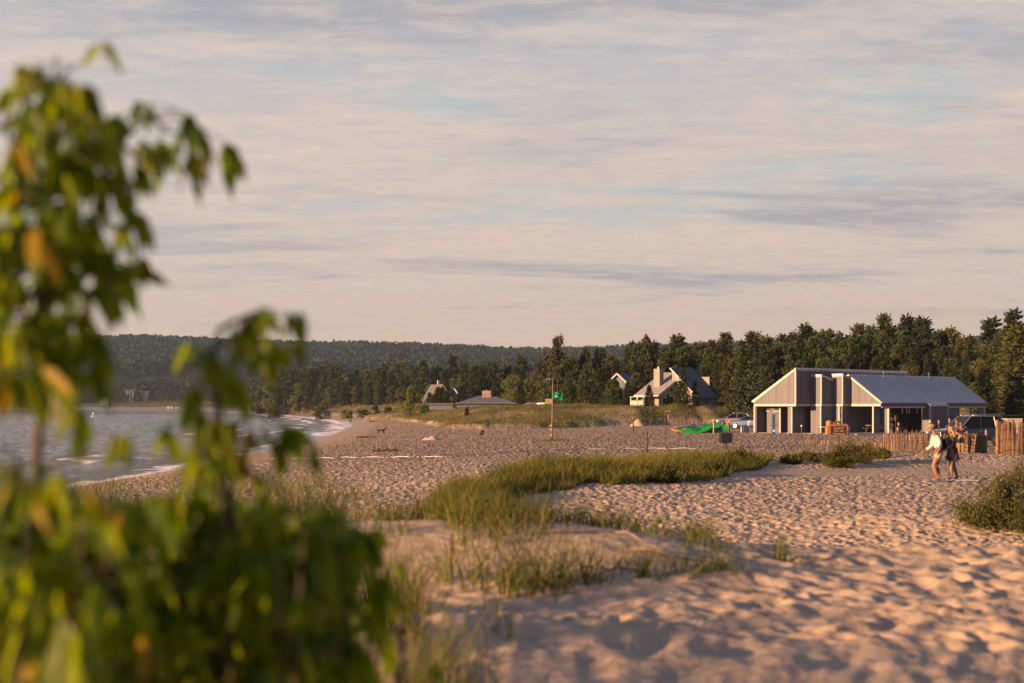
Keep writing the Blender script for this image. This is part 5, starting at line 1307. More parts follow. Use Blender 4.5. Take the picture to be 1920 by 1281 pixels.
def tuft(u, v, n, h, rad, label, frac=.3, seed=0, mats=('grassn', 'straw'), lean=(.15, 1.1), w=.011, squash=.6):
    h *= .78; rad *= .70; w *= .75; frac *= .6; n = int(n * .9)
    r = np.random.default_rng(seed + 100); x, y, g = hit(u, v)
    a = r.uniform(0, 6.28, n); k = rad * np.sqrt(r.uniform(0, 1, n)); cx = k * np.cos(a); cy = k * np.sin(a) * squash
    C = np.stack([cx, cy, H0(x + cx, y + cy) - g - .03], 1)
    o = scatter_grass('grass_tuft', C, h * r.uniform(.5, 1.15, n), r.uniform(*lean, n), w, list(mats), frac, seed + 5); o.location = (x, y, g)
    tag(o, label, 'grass tuft'); return o
tuft(1462, 1052, 30, .30, .06, 'lone upright green tuft on the bare sand right of the near mound', .1, 1, lean=(.05, .4))
tuft(1492, 1060, 16, .22, .07, 'tiny leaning tuft just right of the lone upright one', .3, 2)
tuft(1345, 1078, 70, .34, .24, 'wide leaning tuft with dark base at the right end of the near mound face', .25, 3, lean=(.3, 1.3))
tuft(1290, 1082, 45, .30, .18, 'sparse tuft left of the wide leaning one on the near mound face', .4, 4)
tuft(1216, 1088, 50, .30, .12, 'small upright tuft at the middle of the near mound face', .3, 5)
tuft(1165, 1062, 26, .24, .15, 'faint thin tuft above the middle one on the near mound face', .5, 6)
tuft(1075, 1098, 120, .48, .30, 'large arching green tuft at the left of the near mound face', .25, 7, lean=(.2, 1.2))
tuft(1010, 1118, 120, .50, .30, 'tall mixed green and straw tuft left of the large arching one', .4, 8)
tuft(940, 1105, 90, .50, .30, 'thin crossed blades tuft on the mound near the tall straw grass', .4, 9, lean=(.3, 1.3))
tuft(860, 1090, 70, .45, .30, 'green tuft low on the mound beside the tall straw grass', .35, 10)
tuft(1235, 984, 40, .42, .10, 'upright dark tuft standing alone on the crest of the near mound', .1, 11, lean=(.05, .4), w=.014)
tuft(1320, 1000, 60, .34, .35, 'thin pale tuft on the right shoulder of the near mound', .55, 12)
tuft(1380, 1012, 40, .28, .3, 'sparse pale blades where the near mound meets the flat sand', .6, 13)
tuft(1046, 832, 200, .5, 1.6, 'patch of grass around the foot of the flag pole', .3, 14, w=.05) if False else None
x, y, g = xat(1042, 118.6), 118.6, 0; g = G(x, y)
r_ = np.random.default_rng(2); n = 340; cx = r_.normal(size=n) * .8; cy = r_.normal(size=n) * .8
o = scatter_grass('grass_tuft', np.stack([cx, cy, H0(x + cx, y + cy) - g], 1), .35 * r_.uniform(.4, 1.1, n), .8, .05, ['grass', 'straw'], .3, 3, 2); o.location = (x, y, g); tag(o, 'low patch of grass around the foot of the flag pole', 'grass tuft')
def near_grass():
    r = np.random.default_rng(21)
    # fringe on the crest of the near mound
    n = 13000; x = np.where(r.uniform(0, 1, n) < .6, r.uniform(-4, 0, n), r.uniform(-.7, 1.4, n)); y = 9.6 + r.normal(size=n) * .75; 
    p = (fbm(x / .5, y / .55, 3, 17) + .06 * (x < .36) + np.where(x > .12, -.05, .06) > 0) & (x < 1.3); x, y = x[p], y[p]; n = len(x)
    C = np.stack([x, y, H0(x, y) - .02], 1); o = scatter_grass('crest_grass', C, r.uniform(.10, .31, n) * np.interp(x, [-1.2, .2, 1.3], [1.35, 1, .8]), r.uniform(.1, 1.1, n), .0075, ['grassn', 'straw'], .25, 22); tag(o, kind='stuff')
    # tall straw coloured grass between the saplings and the mound
    n = 6000; y = 2.3 + 4.2 * r.uniform(0, 1, n) ** .6; u = r.uniform(330, 960, n) ; u = np.where(r.uniform(0, 1, n) < .6, r.uniform(520, 790, n), u)
    x = xat(u, y); p = (1.4 * fbm(x / .25, y / .4, 3, 25) + .0 - .0016 * np.maximum(u - 780, 0) > -.02); x, y, u = x[p], y[p], u[p]; n = len(x)
    C = np.stack([x, y, H0(x, y) - .02], 1); top = r.uniform(.30, .62, n) * np.interp(y, [2.2, 4, 6.5], [1.0, 1.05, .85]) * np.interp(u, [600, 800, 960], [1, .8, .55])
    o = scatter_grass('tall_grass', C, top, r.uniform(.05, .9, n), .0058, ['straw', 'grassn'], .62, 26, 4); tag(o, kind='stuff')
near_grass()
# twigs lying on the mound
def stick(u, v, L, ang, rad, label, m='twig', rise=.03):
    x, y, g = hit(u, v); q = MB(); P = []; L *= .6; rad *= .55; rise *= .35
    for t in np.linspace(-.5, .5, 7):
        a = ang + .35 * math.sin(t * 5); px = x + math.cos(a) * L * t; py = y + math.sin(a) * L * t; P.append((px - x, py - y, G(px, py) - g + rad + rise * math.cos(t * 3.1) ** 2))
    q.tube(P, [rad * .5, rad, rad, rad * .9, rad * .8, rad * .6, rad * .3], 6); q.tube([P[3], (P[3][0] + .12 * L, P[3][1] + .15 * L, P[3][2] + .12 * L)], [rad * .6, rad * .2], 5)
    o = q.build('fallen_stick', m, None, True); o.location = (x, y, g); tag(o, label, 'stick')
stick(1075, 1005, 1.0, .1, .010, 'long thin stick lying along the crest of the near mound')
stick(1225, 1045, .55, -.5, .014, 'pale driftwood branch stub propped on the middle of the near mound', 'drift', .09)
stick(1175, 1012, .45, -.9, .016, 'curved brown branch end near the crest of the near mound', 'drift', .10)
stick(1150, 1075, .9, -.15, .009, 'dark runner stem trailing left of the middle tuft')
stick(1400, 1115, .5, .0, .008, 'thin dark twig right of the wide leaning tuft')
stick(1262, 1052, .9, -.25, .016, 'dark runner across the mound above the wide leaning tuft')
stick(1424, 1158, .12, -.4, .014, 'short black stub of wood in the footprints')

# ------------------------------------------------------------------ out-of-focus saplings close to the camera
LT = np.array([0, .14, .30, .46, .64, .82, 1.0]); LW = np.array([.02, .18, .29, .22, .25, .11, 0.0])
def leaflets(B, D, L, r):
    n = len(B); D = D / np.linalg.norm(D, axis=1, keepdims=True)
    s = r.normal(size=(n, 3)); s[:, 1] *= .55; s -= (s * D).sum(1, keepdims=True) * D; s /= np.linalg.norm(s, axis=1, keepdims=True)
    nrm = np.cross(D, s); rows = []
    for t, w in zip(LT, LW):
        c = B + D * (L * t)[:, None] - np.array([0, 0, 1]) * (L * .16 * t * t)[:, None]
        rows += [c - s * (L * w * .62)[:, None] + nrm * (L * w * .22)[:, None], c, c + s * (L * w * .62)[:, None] + nrm * (L * w * .22)[:, None]]
    V = np.stack(rows, 1).reshape(-1, 3); k = 3 * len(LT); base = (np.arange(n) * k)[:, None]; Q = []
    for i in range(len(LT) - 1):
        a = 3 * i; Q += [base + np.array([[a, a + 1, a + 4, a + 3]]), base + np.array([[a + 1, a + 2, a + 5, a + 4]])]
    return V, np.concatenate(Q), np.tile(np.arange(n), 2 * (len(LT) - 1))
def sapling(label, root, twigs, seed, lsize=.058, step=.024, yellow=.05, name='boxelder_sapling', thick=.011, density=1.0):
    """twigs: list of [(u, v, y), ...] polylines; the first is the leader, which is carried down to the ground"""
    r = np.random.default_rng(seed); gx, gy = root; g = G(gx, gy)
    q = thing(name, label, 'sapling', (gx, gy, g)); O = np.array([gx, gy, g]); B = []; D = []; L = []; st = MB(); pet = MB()
    for ti, tw in enumerate(twigs):
        P = [W(*p) - O for p in tw]
        if ti == 0: P = [np.array([0, 0, -.1])] + P
        P = [p + r.normal(size=3) * .004 for p in P]
        n0 = thick if ti == 0 else thick * .38
        st.tube(P, [n0 * (1 - .8 * i / (len(P) - 1)) for i in range(len(P))], 6, False)
        acc = 0; side = 1
        for i in range(len(P) - 1):
            if ti == 0 and i == 0: continue
            a, b = P[i], P[i + 1]; d = np.linalg.norm(b - a); k = max(1, int(d / step))
            for j in range(k):
                if r.uniform() > density: continue
                c = a + (b - a) * (j + r.uniform(0, 1)) / k; az = r.uniform(0, 6.28)
                out = np.array([math.cos(az), math.sin(az) * .8, r.uniform(-.5, .35)]); pl = r.uniform(.03, .075)
                e = c + out * pl; pet.tube([c, (c + e) / 2 + [0, 0, .006], e], [.0016, .0013, .001], 3, False)
                m = r.integers(3, 6); s_ = lsize * r.uniform(.75, 1.3)
                for z in range(m):
                    aa = az + (z - (m - 1) / 2) * .75; f = np.array([math.cos(aa) * .55, math.sin(aa) * .45, -1.0 + .35 * r.normal()])
                    B.append(e + out * .012 * (z % 2) ); D.append(f); L.append(s_ * (1.2 if z == m // 2 else 1) * r.uniform(.8, 1.1))
    B = np.array(B); D = np.array(D); L = np.array(L); V, Q, own = leaflets(B, D, L, r)
    yel = (r.uniform(0, 1, len(B)) < yellow).astype(np.int32)
    mesh_np('leaves', V, Q, None, q, True, mats=[MT['leaf'], MT['leafy']], midx=yel[own])
    st.build('stem', 'bark', q, True, fix=False); tag(pet.build('leaf_stalks', 'greend', q, fix=False), kind='stuff')
    return len(B)
Y = 2.05
nl = sapling('tall blurred sapling with drooping pointed leaves at the left edge, reaching high into the sky', (xat(70, Y), Y), [
    [(70, 1300, Y), (60, 1050, Y), (72, 850, Y), (88, 620, Y), (84, 430, Y), (94, 260, Y), (100, 150, Y), (110, 100, Y)],
    [(95, 220, Y), (75, 160, 2.1), (60, 115, 2.1)], [(110, 300, Y), (190, 330, 2.1), (240, 320, 2.1)], [(90, 460, Y), (150, 500, 2.1), (180, 500, 2.2)], [(60, 480, 2.1), (10, 380, 2.1), (-20, 290, 2.1)], [(100, 350, 2.1), (150, 250, 2.15), (185, 235, 2.2)], [(160, 300, 2.1), (200, 400, 2.15), (240, 470, 2.2)], [(230, 262, 2.2), (220, 330, 2.2), (235, 380, 2.2)], [(30, 420, 2.0), (10, 500, 2.0), (40, 540, 2.0)], [(86, 480, Y), (30, 470, 2.0), (-20, 500, 1.95)], [(86, 560, Y), (30, 560, 2.0), (10, 620, 1.95)], [(85, 500, Y), (150, 470, 2.1), (230, 490, 2.15), (250, 520, 2.15)], [(86, 620, Y), (120, 600, 2.1), (130, 650, 2.1)], [(84, 660, Y), (100, 640, 2.1), (70, 700, 2.0)], [(80, 720, Y), (40, 660, 2.0), (0, 660, 1.95)], [(285, 222, 2.2), (310, 240, 2.3), (350, 250, 2.3)], [(95, 240, Y), (62, 190, 2.0), (74, 135, 1.95), (90, 112, 1.95)], [(98, 190, Y), (120, 135, 2.1), (165, 112, 2.15)],
    [(92, 280, Y), (140, 215, 2.15), (170, 180, 2.2)],
    [(88, 330, Y), (150, 300, 2.1), (215, 262, 2.15), (285, 222, 2.2), (325, 210, 2.25), (365, 240, 2.3)],
    [(215, 262, 2.15), (255, 300, 2.2), (300, 290, 2.2), (330, 300, 2.2)],
    [(88, 380, Y), (150, 370, 2.1), (215, 350, 2.15), (250, 400, 2.2), (262, 450, 2.2), (270, 490, 2.2)],
    [(86, 330, Y), (40, 270, 2.0), (5, 235, 1.95), (-40, 230, 1.9)], [(85, 400, Y), (35, 350, 1.95), (-10, 340, 1.9), (-60, 360, 1.9)],
    [(85, 450, Y), (130, 430, 2.15), (175, 440, 2.2), (200, 480, 2.2), (210, 520, 2.2)], [(84, 430, Y), (45, 420, 2.0), (0, 430, 1.9), (-40, 450, 1.9)],
    [(85, 520, Y), (50, 500, 2.0), (35, 530, 1.95)], [(86, 540, Y), (112, 550, 2.1), (118, 590, 2.15)],
    [(88, 600, Y), (45, 590, 2.0), (0, 600, 1.95), (-50, 610, 1.9)], [(88, 640, Y), (60, 620, 2.0), (35, 660, 2.0), (15, 700, 2.0)], [(82, 700, Y), (30, 690, 2.0), (-20, 700, 1.9)]],
    31, yellow=.04, step=.021, density=.85, lsize=.052)
nl += sapling('smaller blurred sapling whose bent tip stands before the hills', (xat(410, 2.2), 2.2), [
    [(430, 1300, 2.2), (440, 1050, 2.2), (425, 900, 2.2), (402, 760, 2.2), (395, 670, 2.2), (415, 625, 2.2), (440, 600, 2.2), (475, 592, 2.2), (520, 592, 2.2)],
    [(400, 690, 2.2), (365, 680, 2.15), (335, 690, 2.1), (315, 705, 2.1)], [(405, 650, 2.2), (450, 640, 2.3), (490, 650, 2.3), (510, 665, 2.3)],
    [(420, 880, 2.2), (445, 800, 2.2), (480, 770, 2.25), (520, 800, 2.3), (550, 830, 2.3)], [(418, 860, 2.2), (380, 800, 2.1), (330, 790, 2.1), (285, 800, 2.0)]],
    32, yellow=.05, density=.8, step=.021, lsize=.053)
env_u = [-150, 0, 140, 230, 330, 420, 520, 600, 690, 760, 830, 900]; env_v = [830, 850, 900, 890, 900, 880, 885, 895, 900, 1010, 1110, 1210]
def thicket(label, u0, u1, y0, y1, n, seed, ls=.058, den=.95, yel=.035, vadd=0):
    r = np.random.default_rng(seed); um = (u0 + u1) / 2; tw = [[(um, 1400, (y0+y1)/2), (um + 10, 1180, (y0+y1)/2), (um, 1060 + vadd, (y0+y1)/2)]]
    for i in range(n):
        u = r.uniform(u0, u1); yy = r.uniform(y0, y1); vt = np.interp(u, env_u, env_v) + vadd + abs(r.normal()) * 75; s = r.uniform(-60, 60)
        tw.append([(um + (u - um) * .6, 1420, yy), (u - s * .3, (1420 + vt) / 2, yy), (u, vt + 40, yy), (u + s, vt + r.uniform(0, 40), yy)])
    return sapling(label, (xat(um, (y0+y1)/2), (y0+y1)/2), tw, seed, lsize=ls, yellow=yel, density=den, name='leafy_thicket')
nl += thicket('dense blurred leafy thicket filling the bottom left corner', -140, 190, 1.6, 2.3, 17, 41)
nl += thicket('dark dense blurred thicket at the bottom, between the two saplings', 150, 430, 1.8, 2.7, 18, 42)
nl += thicket('blurred thicket right of the smaller sapling, thinning towards the straw grass', 400, 665, 2.0, 2.7, 17, 43, den=.9)
nl += thicket('low loose blurred sprays of leaves beside the tall straw grass', 640, 850, 2.4, 3.2, 6, 44, ls=.05, den=.45, yel=.12, vadd=60)
nl += sapling('curved leafy spray arching over the thicket towards the sand', (xat(560, 2.5), 2.5), [[(560, 1300, 2.5), (560, 1100, 2.5), (590, 990, 2.5), (640, 955, 2.5), (690, 955, 2.5)], [(600, 985, 2.5), (650, 1000, 2.45), (700, 1010, 2.4)], [(575, 1040, 2.5), (520, 960, 2.5), (470, 930, 2.5)]], 45, yellow=.03, density=.85)
nl += sapling('yellowing leafy spray above the bottom left corner, in front of the water', (xat(40, 1.9), 1.9), [[(40, 1300, 1.9), (50, 1100, 1.9), (60, 960, 1.9), (90, 880, 1.9), (130, 850, 1.9), (175, 850, 1.9)], [(60, 950, 1.9), (20, 860, 1.85), (-30, 840, 1.8)], [(50, 1000, 1.9), (110, 930, 1.95), (180, 930, 2.0), (200, 890, 2.0)]], 46, yellow=.18)
print('leaflets', nl)
# ------------------------------------------------------------------ people and the dog
def skin_mesh(verts, edges, rad, levels=2, sub_rot=None):
    """grow one continuous surface round a skeleton. rad: (rx, ry) or r per vertex. Returns (V, F)"""
    me = bpy.data.meshes.new('sk'); me.from_pydata([tuple(v) for v in verts], edges, []); o = bpy.data.objects.new('sk', me); COL.objects.link(o)
    m = o.modifiers.new('s', 'SKIN'); m.use_smooth_shade = True; m.branch_smoothing = .6
    for i, r in enumerate(rad):
        d = me.skin_vertices[0].data[i]; d.radius = r if hasattr(r, '__len__') else (r, r); d.use_root = (i == 0)
    s = o.modifiers.new('u', 'SUBSURF'); s.levels = levels; s.render_levels = levels
    bpy.context.view_layer.update(); ev = o.evaluated_get(bpy.context.evaluated_depsgraph_get()); e = ev.to_mesh()
    V = [tuple(v.co) for v in e.vertices]; Fc = [tuple(p.vertices) for p in e.polygons]; ev.to_mesh_clear(); bpy.data.objects.remove(o); bpy.data.meshes.remove(me)
    return V, Fc
def head_mesh(b, c, face, tilt=0, s=1.0):
    """head with jaw, nose, ears, eye sockets. face: unit (x, y) direction the face looks"""
    ang = math.atan2(face[1], face[0]); Rm = Matrix.Rotation(ang, 3, 'Z') @ Matrix.Rotation(tilt, 3, 'Y'); V = []; Fc = []; n, m = 20, 16
    for i in range(m + 1):
        ph = math.pi * i / m; z = math.cos(ph)
        for k in range(n):
            t = 2 * math.pi * k / n; x = math.sin(ph) * math.cos(t); y = math.sin(ph) * math.sin(t)
            px, py, pz = x * .098, y * .078, z * .118
            if z < -.1: q = (-z - .1); py *= 1 - .35 * q; px = px * (1 - .25 * q) + .018 * q
            if x > .5 and abs(y) < .3 and -.35 < z < .15: px += .020 * (1 - abs(y) / .3) * (1 - abs(z + .12) / .27 if abs(z + .12) < .27 else 0)
            if x > .5 and .25 < abs(y) < .6 and 0 < z < .3: px -= .008
            if x > .55 and abs(y) < .35 and -.62 < z < -.5: px += .005
            V.append(Rm @ Vector((px * s, py * s, pz * s)) + Vector(c))
    for i in range(m):
        for k in range(n): Fc.append((i*n+k, (i+1)*n+k, (i+1)*n+(k+1) % n, i*n+(k+1) % n))
    b.add(V, Fc)
    for sd_ in (-1, 1):
        p = Rm @ Vector((-.005 * s, sd_ * .082 * s, -.008 * s)) + Vector(c); b.ell(p, (.018 * s, .010 * s, .030 * s), 8, 6, Rm)
    return Rm
def hand(b, w, d, up, s=1.0, curl=.5):
    """palm and five fingers at wrist w pointing along d; up = back of hand normal"""
    d = Vector(d).normalized(); up = Vector(up); up = (up - d * up.dot(d)).normalized(); sd_ = d.cross(up); w = Vector(w)
    b.tube([w - d * .03 * s, w, w + d * .045 * s, w + d * .085 * s], [.024 * s, .026 * s, .036 * s, .030 * s], 8)
    for k, (off, L) in enumerate(((-.030, .062), (-.010, .074), (.010, .078), (.029, .068))):
        p0 = w + d * .080 * s + sd_ * off * s; p1 = p0 + (d * math.cos(curl * .5) - up * math.sin(curl * .5)) * L * .45 * s
        p2 = p1 + (d * math.cos(curl * 1.2) - up * math.sin(curl * 1.2)) * L * .32 * s; p3 = p2 + (d * math.cos(curl * 1.9) - up * math.sin(curl * 1.9)) * L * .25 * s
        b.tube([p0, p1, p2, p3], [.0095 * s, .009 * s, .008 * s, .006 * s], 6)
    p0 = w + d * .02 * s + sd_ * .030 * s; p1 = p0 + (d * .6 + sd_ * .7).normalized() * .035 * s; p2 = p1 + (d * .9 + sd_ * .25 - up * .2).normalized() * .032 * s
    b.tube([p0, p1, p2], [.012 * s, .011 * s, .008 * s], 6)
def person(name, label, loc, J, face, tops, shorts, hair, hat=None, legr=1.0, female=False, s=1.0, tilt=0, curl=.5, skirt=None, gir=1.0, bare_arms=False, hand_up=((0, -1, 0), (0, -1, 0))):
    q = thing('person', label, 'person', loc)
    Vv = []; E = []; Rd = []
    def add(p, r, par=None): Vv.append(Vector(p)); Rd.append(r); 
    idx = {}
    def v(k, p, r, par=None):
        idx[k] = len(Vv); Vv.append(Vector(p)); Rd.append(r)
        if par is not None: E.append((idx[par], idx[k]))
    L = lambda a, b_, t: Vector(a).lerp(Vector(b_), t)
    P = J
    v('pelvis', P['pelvis'], (.135 * legr, .105)); v('waist', L(P['pelvis'], P['chest'], .42), (.125, .095), 'pelvis'); v('chest', P['chest'], (.155, .11), 'waist')
    v('neckb', L(P['chest'], P['neck'], .7), (.085, .075), 'chest'); v('neck', P['neck'], (.052, .052), 'neckb'); v('skull', L(P['neck'], P['head'], .8), (.05, .05), 'neck')
    for sd_ in 'ab':
        v('sh' + sd_, P['sh' + sd_], (.062, .062), 'chest'); v('el' + sd_, P['el' + sd_], (.043, .043), 'sh' + sd_)
        v('fo' + sd_, L(P['el' + sd_], P['wr' + sd_], .35), (.041, .041), 'el' + sd_); v('wr' + sd_, P['wr' + sd_], (.026, .026), 'fo' + sd_)
        v('hip' + sd_, P['hip' + sd_], (.095 * legr, .095 * legr), 'pelvis'); v('th' + sd_, L(P['hip' + sd_], P['kn' + sd_], .5), (.080 * legr, .080 * legr), 'hip' + sd_); v('kn' + sd_, P['kn' + sd_], (.056, .056), 'th' + sd_)
        v('ca' + sd_, L(P['kn' + sd_], P['an' + sd_], .35), (.058 * legr, .058 * legr), 'kn' + sd_); v('an' + sd_, P['an' + sd_], (.036, .036), 'ca' + sd_)
        fd = Vector(P['ft' + sd_]); a = Vector(P['an' + sd_]); v('ball' + sd_, a.lerp(fd, .6) , (.040, .030), 'an' + sd_); v('toe' + sd_, fd, (.034, .020), 'ball' + sd_)
    b = MB(); V, Fc = skin_mesh(Vv, E, Rd); b.add(V, Fc)
    Rm = head_mesh(b, P['head'], face, tilt, s)
    for i, sd_ in enumerate('ab'):
        d = Vector(P['wr' + sd_]) - Vector(P['el' + sd_]); hand(b, P['wr' + sd_], d, hand_up[i], 1, curl)
    b.build('body', 'skin', q, True)
    # clothes: slightly larger shells grown round the same joints
    tm, sleeve = tops
    TV = [Vv[idx['pelvis']], Vv[idx['waist']], Vv[idx['chest']], Vv[idx['neckb']]]; TR = [(.165, .135), (.160, .130), (.185, .140), (.092, .084)]; TE = [(0, 1), (1, 2), (2, 3)]
    TV[0] = TV[0] + Vector((0, 0, .02)); TV[3] = TV[3] + Vector((0, 0, -.02))
    for sd_ in 'ab':
        k = len(TV); TV.append(Vv[idx['sh' + sd_]]); TR.append((.078, .078)); TE.append((2, k))
        if sleeve > 0:
            e = L(P['sh' + sd_], P['el' + sd_], min(1, sleeve)); TV.append(e); TR.append((.062, .062)); TE.append((k, k + 1))
            if sleeve > 1: TV.append(L(P['el' + sd_], P['wr' + sd_], sleeve - 1)); TR.append((.048, .048)); TE.append((k + 1, k + 2))
    TR = [(p * gir, q_ * gir) for p, q_ in TR]
    V, Fc = skin_mesh(TV, TE, TR); b = MB().add(V, Fc)
    if skirt:
        c0 = Vector(P['pelvis']); prof = [(.150, .12), (.165, .0), (.19, -.12), (.215, skirt)]; n = 22; V = []; Fc = []
        for ri, (r_, z) in enumerate(prof):
            for k in range(n):
                t = 2 * math.pi * k / n; rr = r_ * (1 + .07 * math.sin(k * 2.9 + 1) * ri / 3); V.append((c0.x + rr * math.cos(t), c0.y + rr * .8 * math.sin(t), c0.z + z + .012 * math.sin(k * 1.7) * ri))
        for i in range(len(prof) - 1):
            for k in range(n): Fc.append((i*n+k, (i+1)*n+k, (i+1)*n+(k+1) % n, i*n+(k+1) % n))
        b.add(V, Fc)
    b.build('dress' if skirt else 'shirt', tm, q, True)
    if shorts:
        sm, ln = shorts; c0 = Vector(P['pelvis']); SV = [c0 + Vector((0, 0, .06)), c0 + Vector((0, 0, -.02))]; SR = [(.148, .122), (.155, .125)]; SE = [(0, 1)]
        for sd_ in 'ab':
            k = len(SV); SV += [L(P['hip' + sd_], P['kn' + sd_], .08), L(P['hip' + sd_], P['kn' + sd_], ln * .6), L(P['hip' + sd_], P['kn' + sd_], ln)]; SR += [(.118, .118), (.112, .112), (.106, .106)]; SE += [(1, k), (k, k + 1), (k + 1, k + 2)]
        SR = [(p * gir, q_ * gir) for p, q_ in SR]
        V, Fc = skin_mesh(SV, SE, SR); MB().add(V, Fc).build('shorts', sm, q, True)
    hc = Vector(P['head']); hm, hl = hair; V = []; Fc = []; n, m = 18, 9; b = MB()
    for i in range(m + 1):
        ph = math.pi * .60 * i / m
        for k in range(n):
            t = 2 * math.pi * k / n; x = math.sin(ph) * math.cos(t); y = math.sin(ph) * math.sin(t); z = math.cos(ph)
            if x > .35 and z < .45: x *= .55; 
            wob = 1 + .05 * math.sin(k * 3.1 + i * 2)
            V.append(Rm @ Vector((x * .112 * s * wob - .006, y * .094 * s * wob, z * .132 * s * wob + .002)) + hc)
    for i in range(m):
        for k in range(n): Fc.append((i*n+k, (i+1)*n+k, (i+1)*n+(k+1) % n, i*n+(k+1) % n))
    b.add(V, Fc)
    if hl:
        for k in range(15):
            a = -1.25 + 2.5 * k / 14; st = hc + Rm @ Vector((-.085 * math.cos(a), .088 * math.sin(a), -.01)); sway = hl
            b.tube([st, st + Vector((-.01 * face[0] + .02, 0, -.11)), st + Vector((.045 + sway * .25, .01 * math.sin(k), -.22)), st + Vector((.075 + sway * .4 + .015 * math.sin(k * 2.3), -.01, -.34 - .04 * math.sin(k * 1.9)))], [.030, .033, .026, .008], 6)
    b.build('hair', hm, q, True)
    if hat:
        b = MB(); b.V = []; V = []; Fc = []; n, m = 18, 7
        for i in range(m + 1):
            ph = math.pi * .5 * i / m
            for k in range(n):
                t = 2 * math.pi * k / n; V.append(Rm @ Vector((math.sin(ph) * math.cos(t) * .122, math.sin(ph) * math.sin(t) * .104, math.cos(ph) * .098 + .020)) + hc)
        for i in range(m):
            for k in range(n): Fc.append((i*n+k, (i+1)*n+k, (i+1)*n+(k+1) % n, i*n+(k+1) % n))
        b.add(V, Fc); c = b.build('cap', hat, q, True); b = MB(); P_ = []
        for k in range(9): a = -1.2 + 2.4 * k / 8; P_.append(Rm @ Vector((  .098 + .075 * math.cos(a) - .02, .078 * math.sin(a), .018 - .02 * math.cos(a))) + hc)
        P_ += [Rm @ Vector((.08, .075, .024)) + hc, Rm @ Vector((.08, -.075, .024)) + hc]; n = len(P_)
        b.add(P_ + [p + Vector((0, 0, .008)) for p in P_], [tuple(range(n)), tuple(range(2*n-1, n-1, -1))] + [(i, (i+1) % n, (i+1) % n + n, i + n) for i in range(n)]); b.build('brim', hat, c)
    return q
y = 43.6; x = xat(1757, y); g = G(x, y)
man = person('person', 'person in tan cap, white shirt and khaki shorts stepping left with one arm out', (x, y, g), dict(
    pelvis=(.06, 0, .93), chest=(-.02, 0, 1.30), neck=(-.10, 0, 1.50), head=(-.165, -.01, 1.655),
    sha=(-.06, -.16, 1.40), ela=(.02, -.24, 1.16), wra=(-.09, -.27, .97), shb=(-.05, .17, 1.40), elb=(-.10, .22, 1.05), wrb=(-.34, .20, .90),
    hipa=(.05, -.09, .88), kna=(-.14, -.10, .49), ana=(.00, -.08, .08), fta=(-.17, -.09, .03), hipb=(.07, .09, .88), knb=(.00, .10, .47), anb=(.12, .12, .09), ftb=(-.04, .12, .03)),
    (-.93, -.36), ('shirt', 1.75), ('khaki', .52), ('haird', 0), 'cap', 1.28, tilt=.08, gir=1.16, s=1.08)
b = MB(); n = 20; V = [];
for z in (-.02, .03):
    for k in range(n): t = 2 * math.pi * k / n; V.append((.055 + .168 * math.cos(t), .138 * math.sin(t), .98 + z))
b.add(V, [(k, (k+1) % n, (k+1) % n + n, k + n) for k in range(n)]); b.build('belt', 'black', man, True)
x2 = xat(1782.5, 43.9); g2 = G(x2, 43.9)
wom = person('person', 'person with long blonde hair in a dark patterned short dress walking left', (x2, 43.9, g2), dict(
    pelvis=(.06, 0, .90), chest=(.03, 0, 1.24), neck=(.02, 0, 1.42), head=(-.01, -.01, 1.555),
    sha=(.02, -.15, 1.33), ela=(-.03, -.22, 1.08), wra=(-.22, -.20, .98), shb=(.03, .15, 1.33), elb=(-.04, .22, 1.09), wrb=(-.23, .16, 1.02),
    hipa=(.02, -.085, .84), kna=(-.01, -.08, .47), ana=(-.01, -.07, .08), fta=(-.13, -.09, .03), hipb=(.08, .085, .84), knb=(.12, .09, .47), anb=(.25, .11, .09), ftb=(.12, .11, .03)),
    (-.97, -.25), ('dress', .75), None, ('hairb', .12), None, 1.12, True, .98, skirt=-.26, gir=1.1)
q = thing('shoulder_bag', 'dark bag with strap carried in front by the blonde person', 'bag', (x2 - .24, 43.75, g2 + 1.0))
b = MB(); b.ell((0, 0, .08), (.10, .09, .14), 14, 10); b.ell((-.02, -.05, .24), (.06, .05, .06), 10, 8); b.build('bag_body', 'blackcloth', q, True); b = MB(); b.tube([(.0, 0, .18), (.08, .02, .32), (.20, .05, .40)], .012, 5); b.build('strap', 'blackcloth', q)
def stand(lo, s=1.0, lean=0): return None
JB = dict(pelvis=(0, 0, .92), chest=(0, 0, 1.25), neck=(0, 0, 1.45), head=(-.01, -.02, 1.60), sha=(-.17, 0, 1.36), ela=(-.22, -.04, 1.10), wra=(-.08, -.20, 1.02), shb=(.17, 0, 1.36), elb=(.21, -.04, 1.10), wrb=(.06, -.21, 1.03),
    hipa=(-.09, 0, .86), kna=(-.10, -.02, .48), ana=(-.10, 0, .08), fta=(-.12, -.14, .03), hipb=(.09, 0, .86), knb=(.10, -.01, .48), anb=(.10, .02, .08), ftb=(.13, -.12, .03))
y = 76; x = xat(1802, y); person('person', 'dark haired person in navy top looking down at their hands by the rolled fences', (x, y, G(x, y)), JB, (-.5, -.86), ('navycloth', .9), ('blackcloth', .8), ('haird', 0), tilt=.25)
JC = dict(JB); y = 77.5; x = xat(1793.5, y); person('person', 'brown haired person in blue top standing left of the one in navy', (x, y, G(x, y) + .12), JC, (.6, -.8), ('blue', .6), ('navycloth', .8), ('haird', 0), tilt=.1)
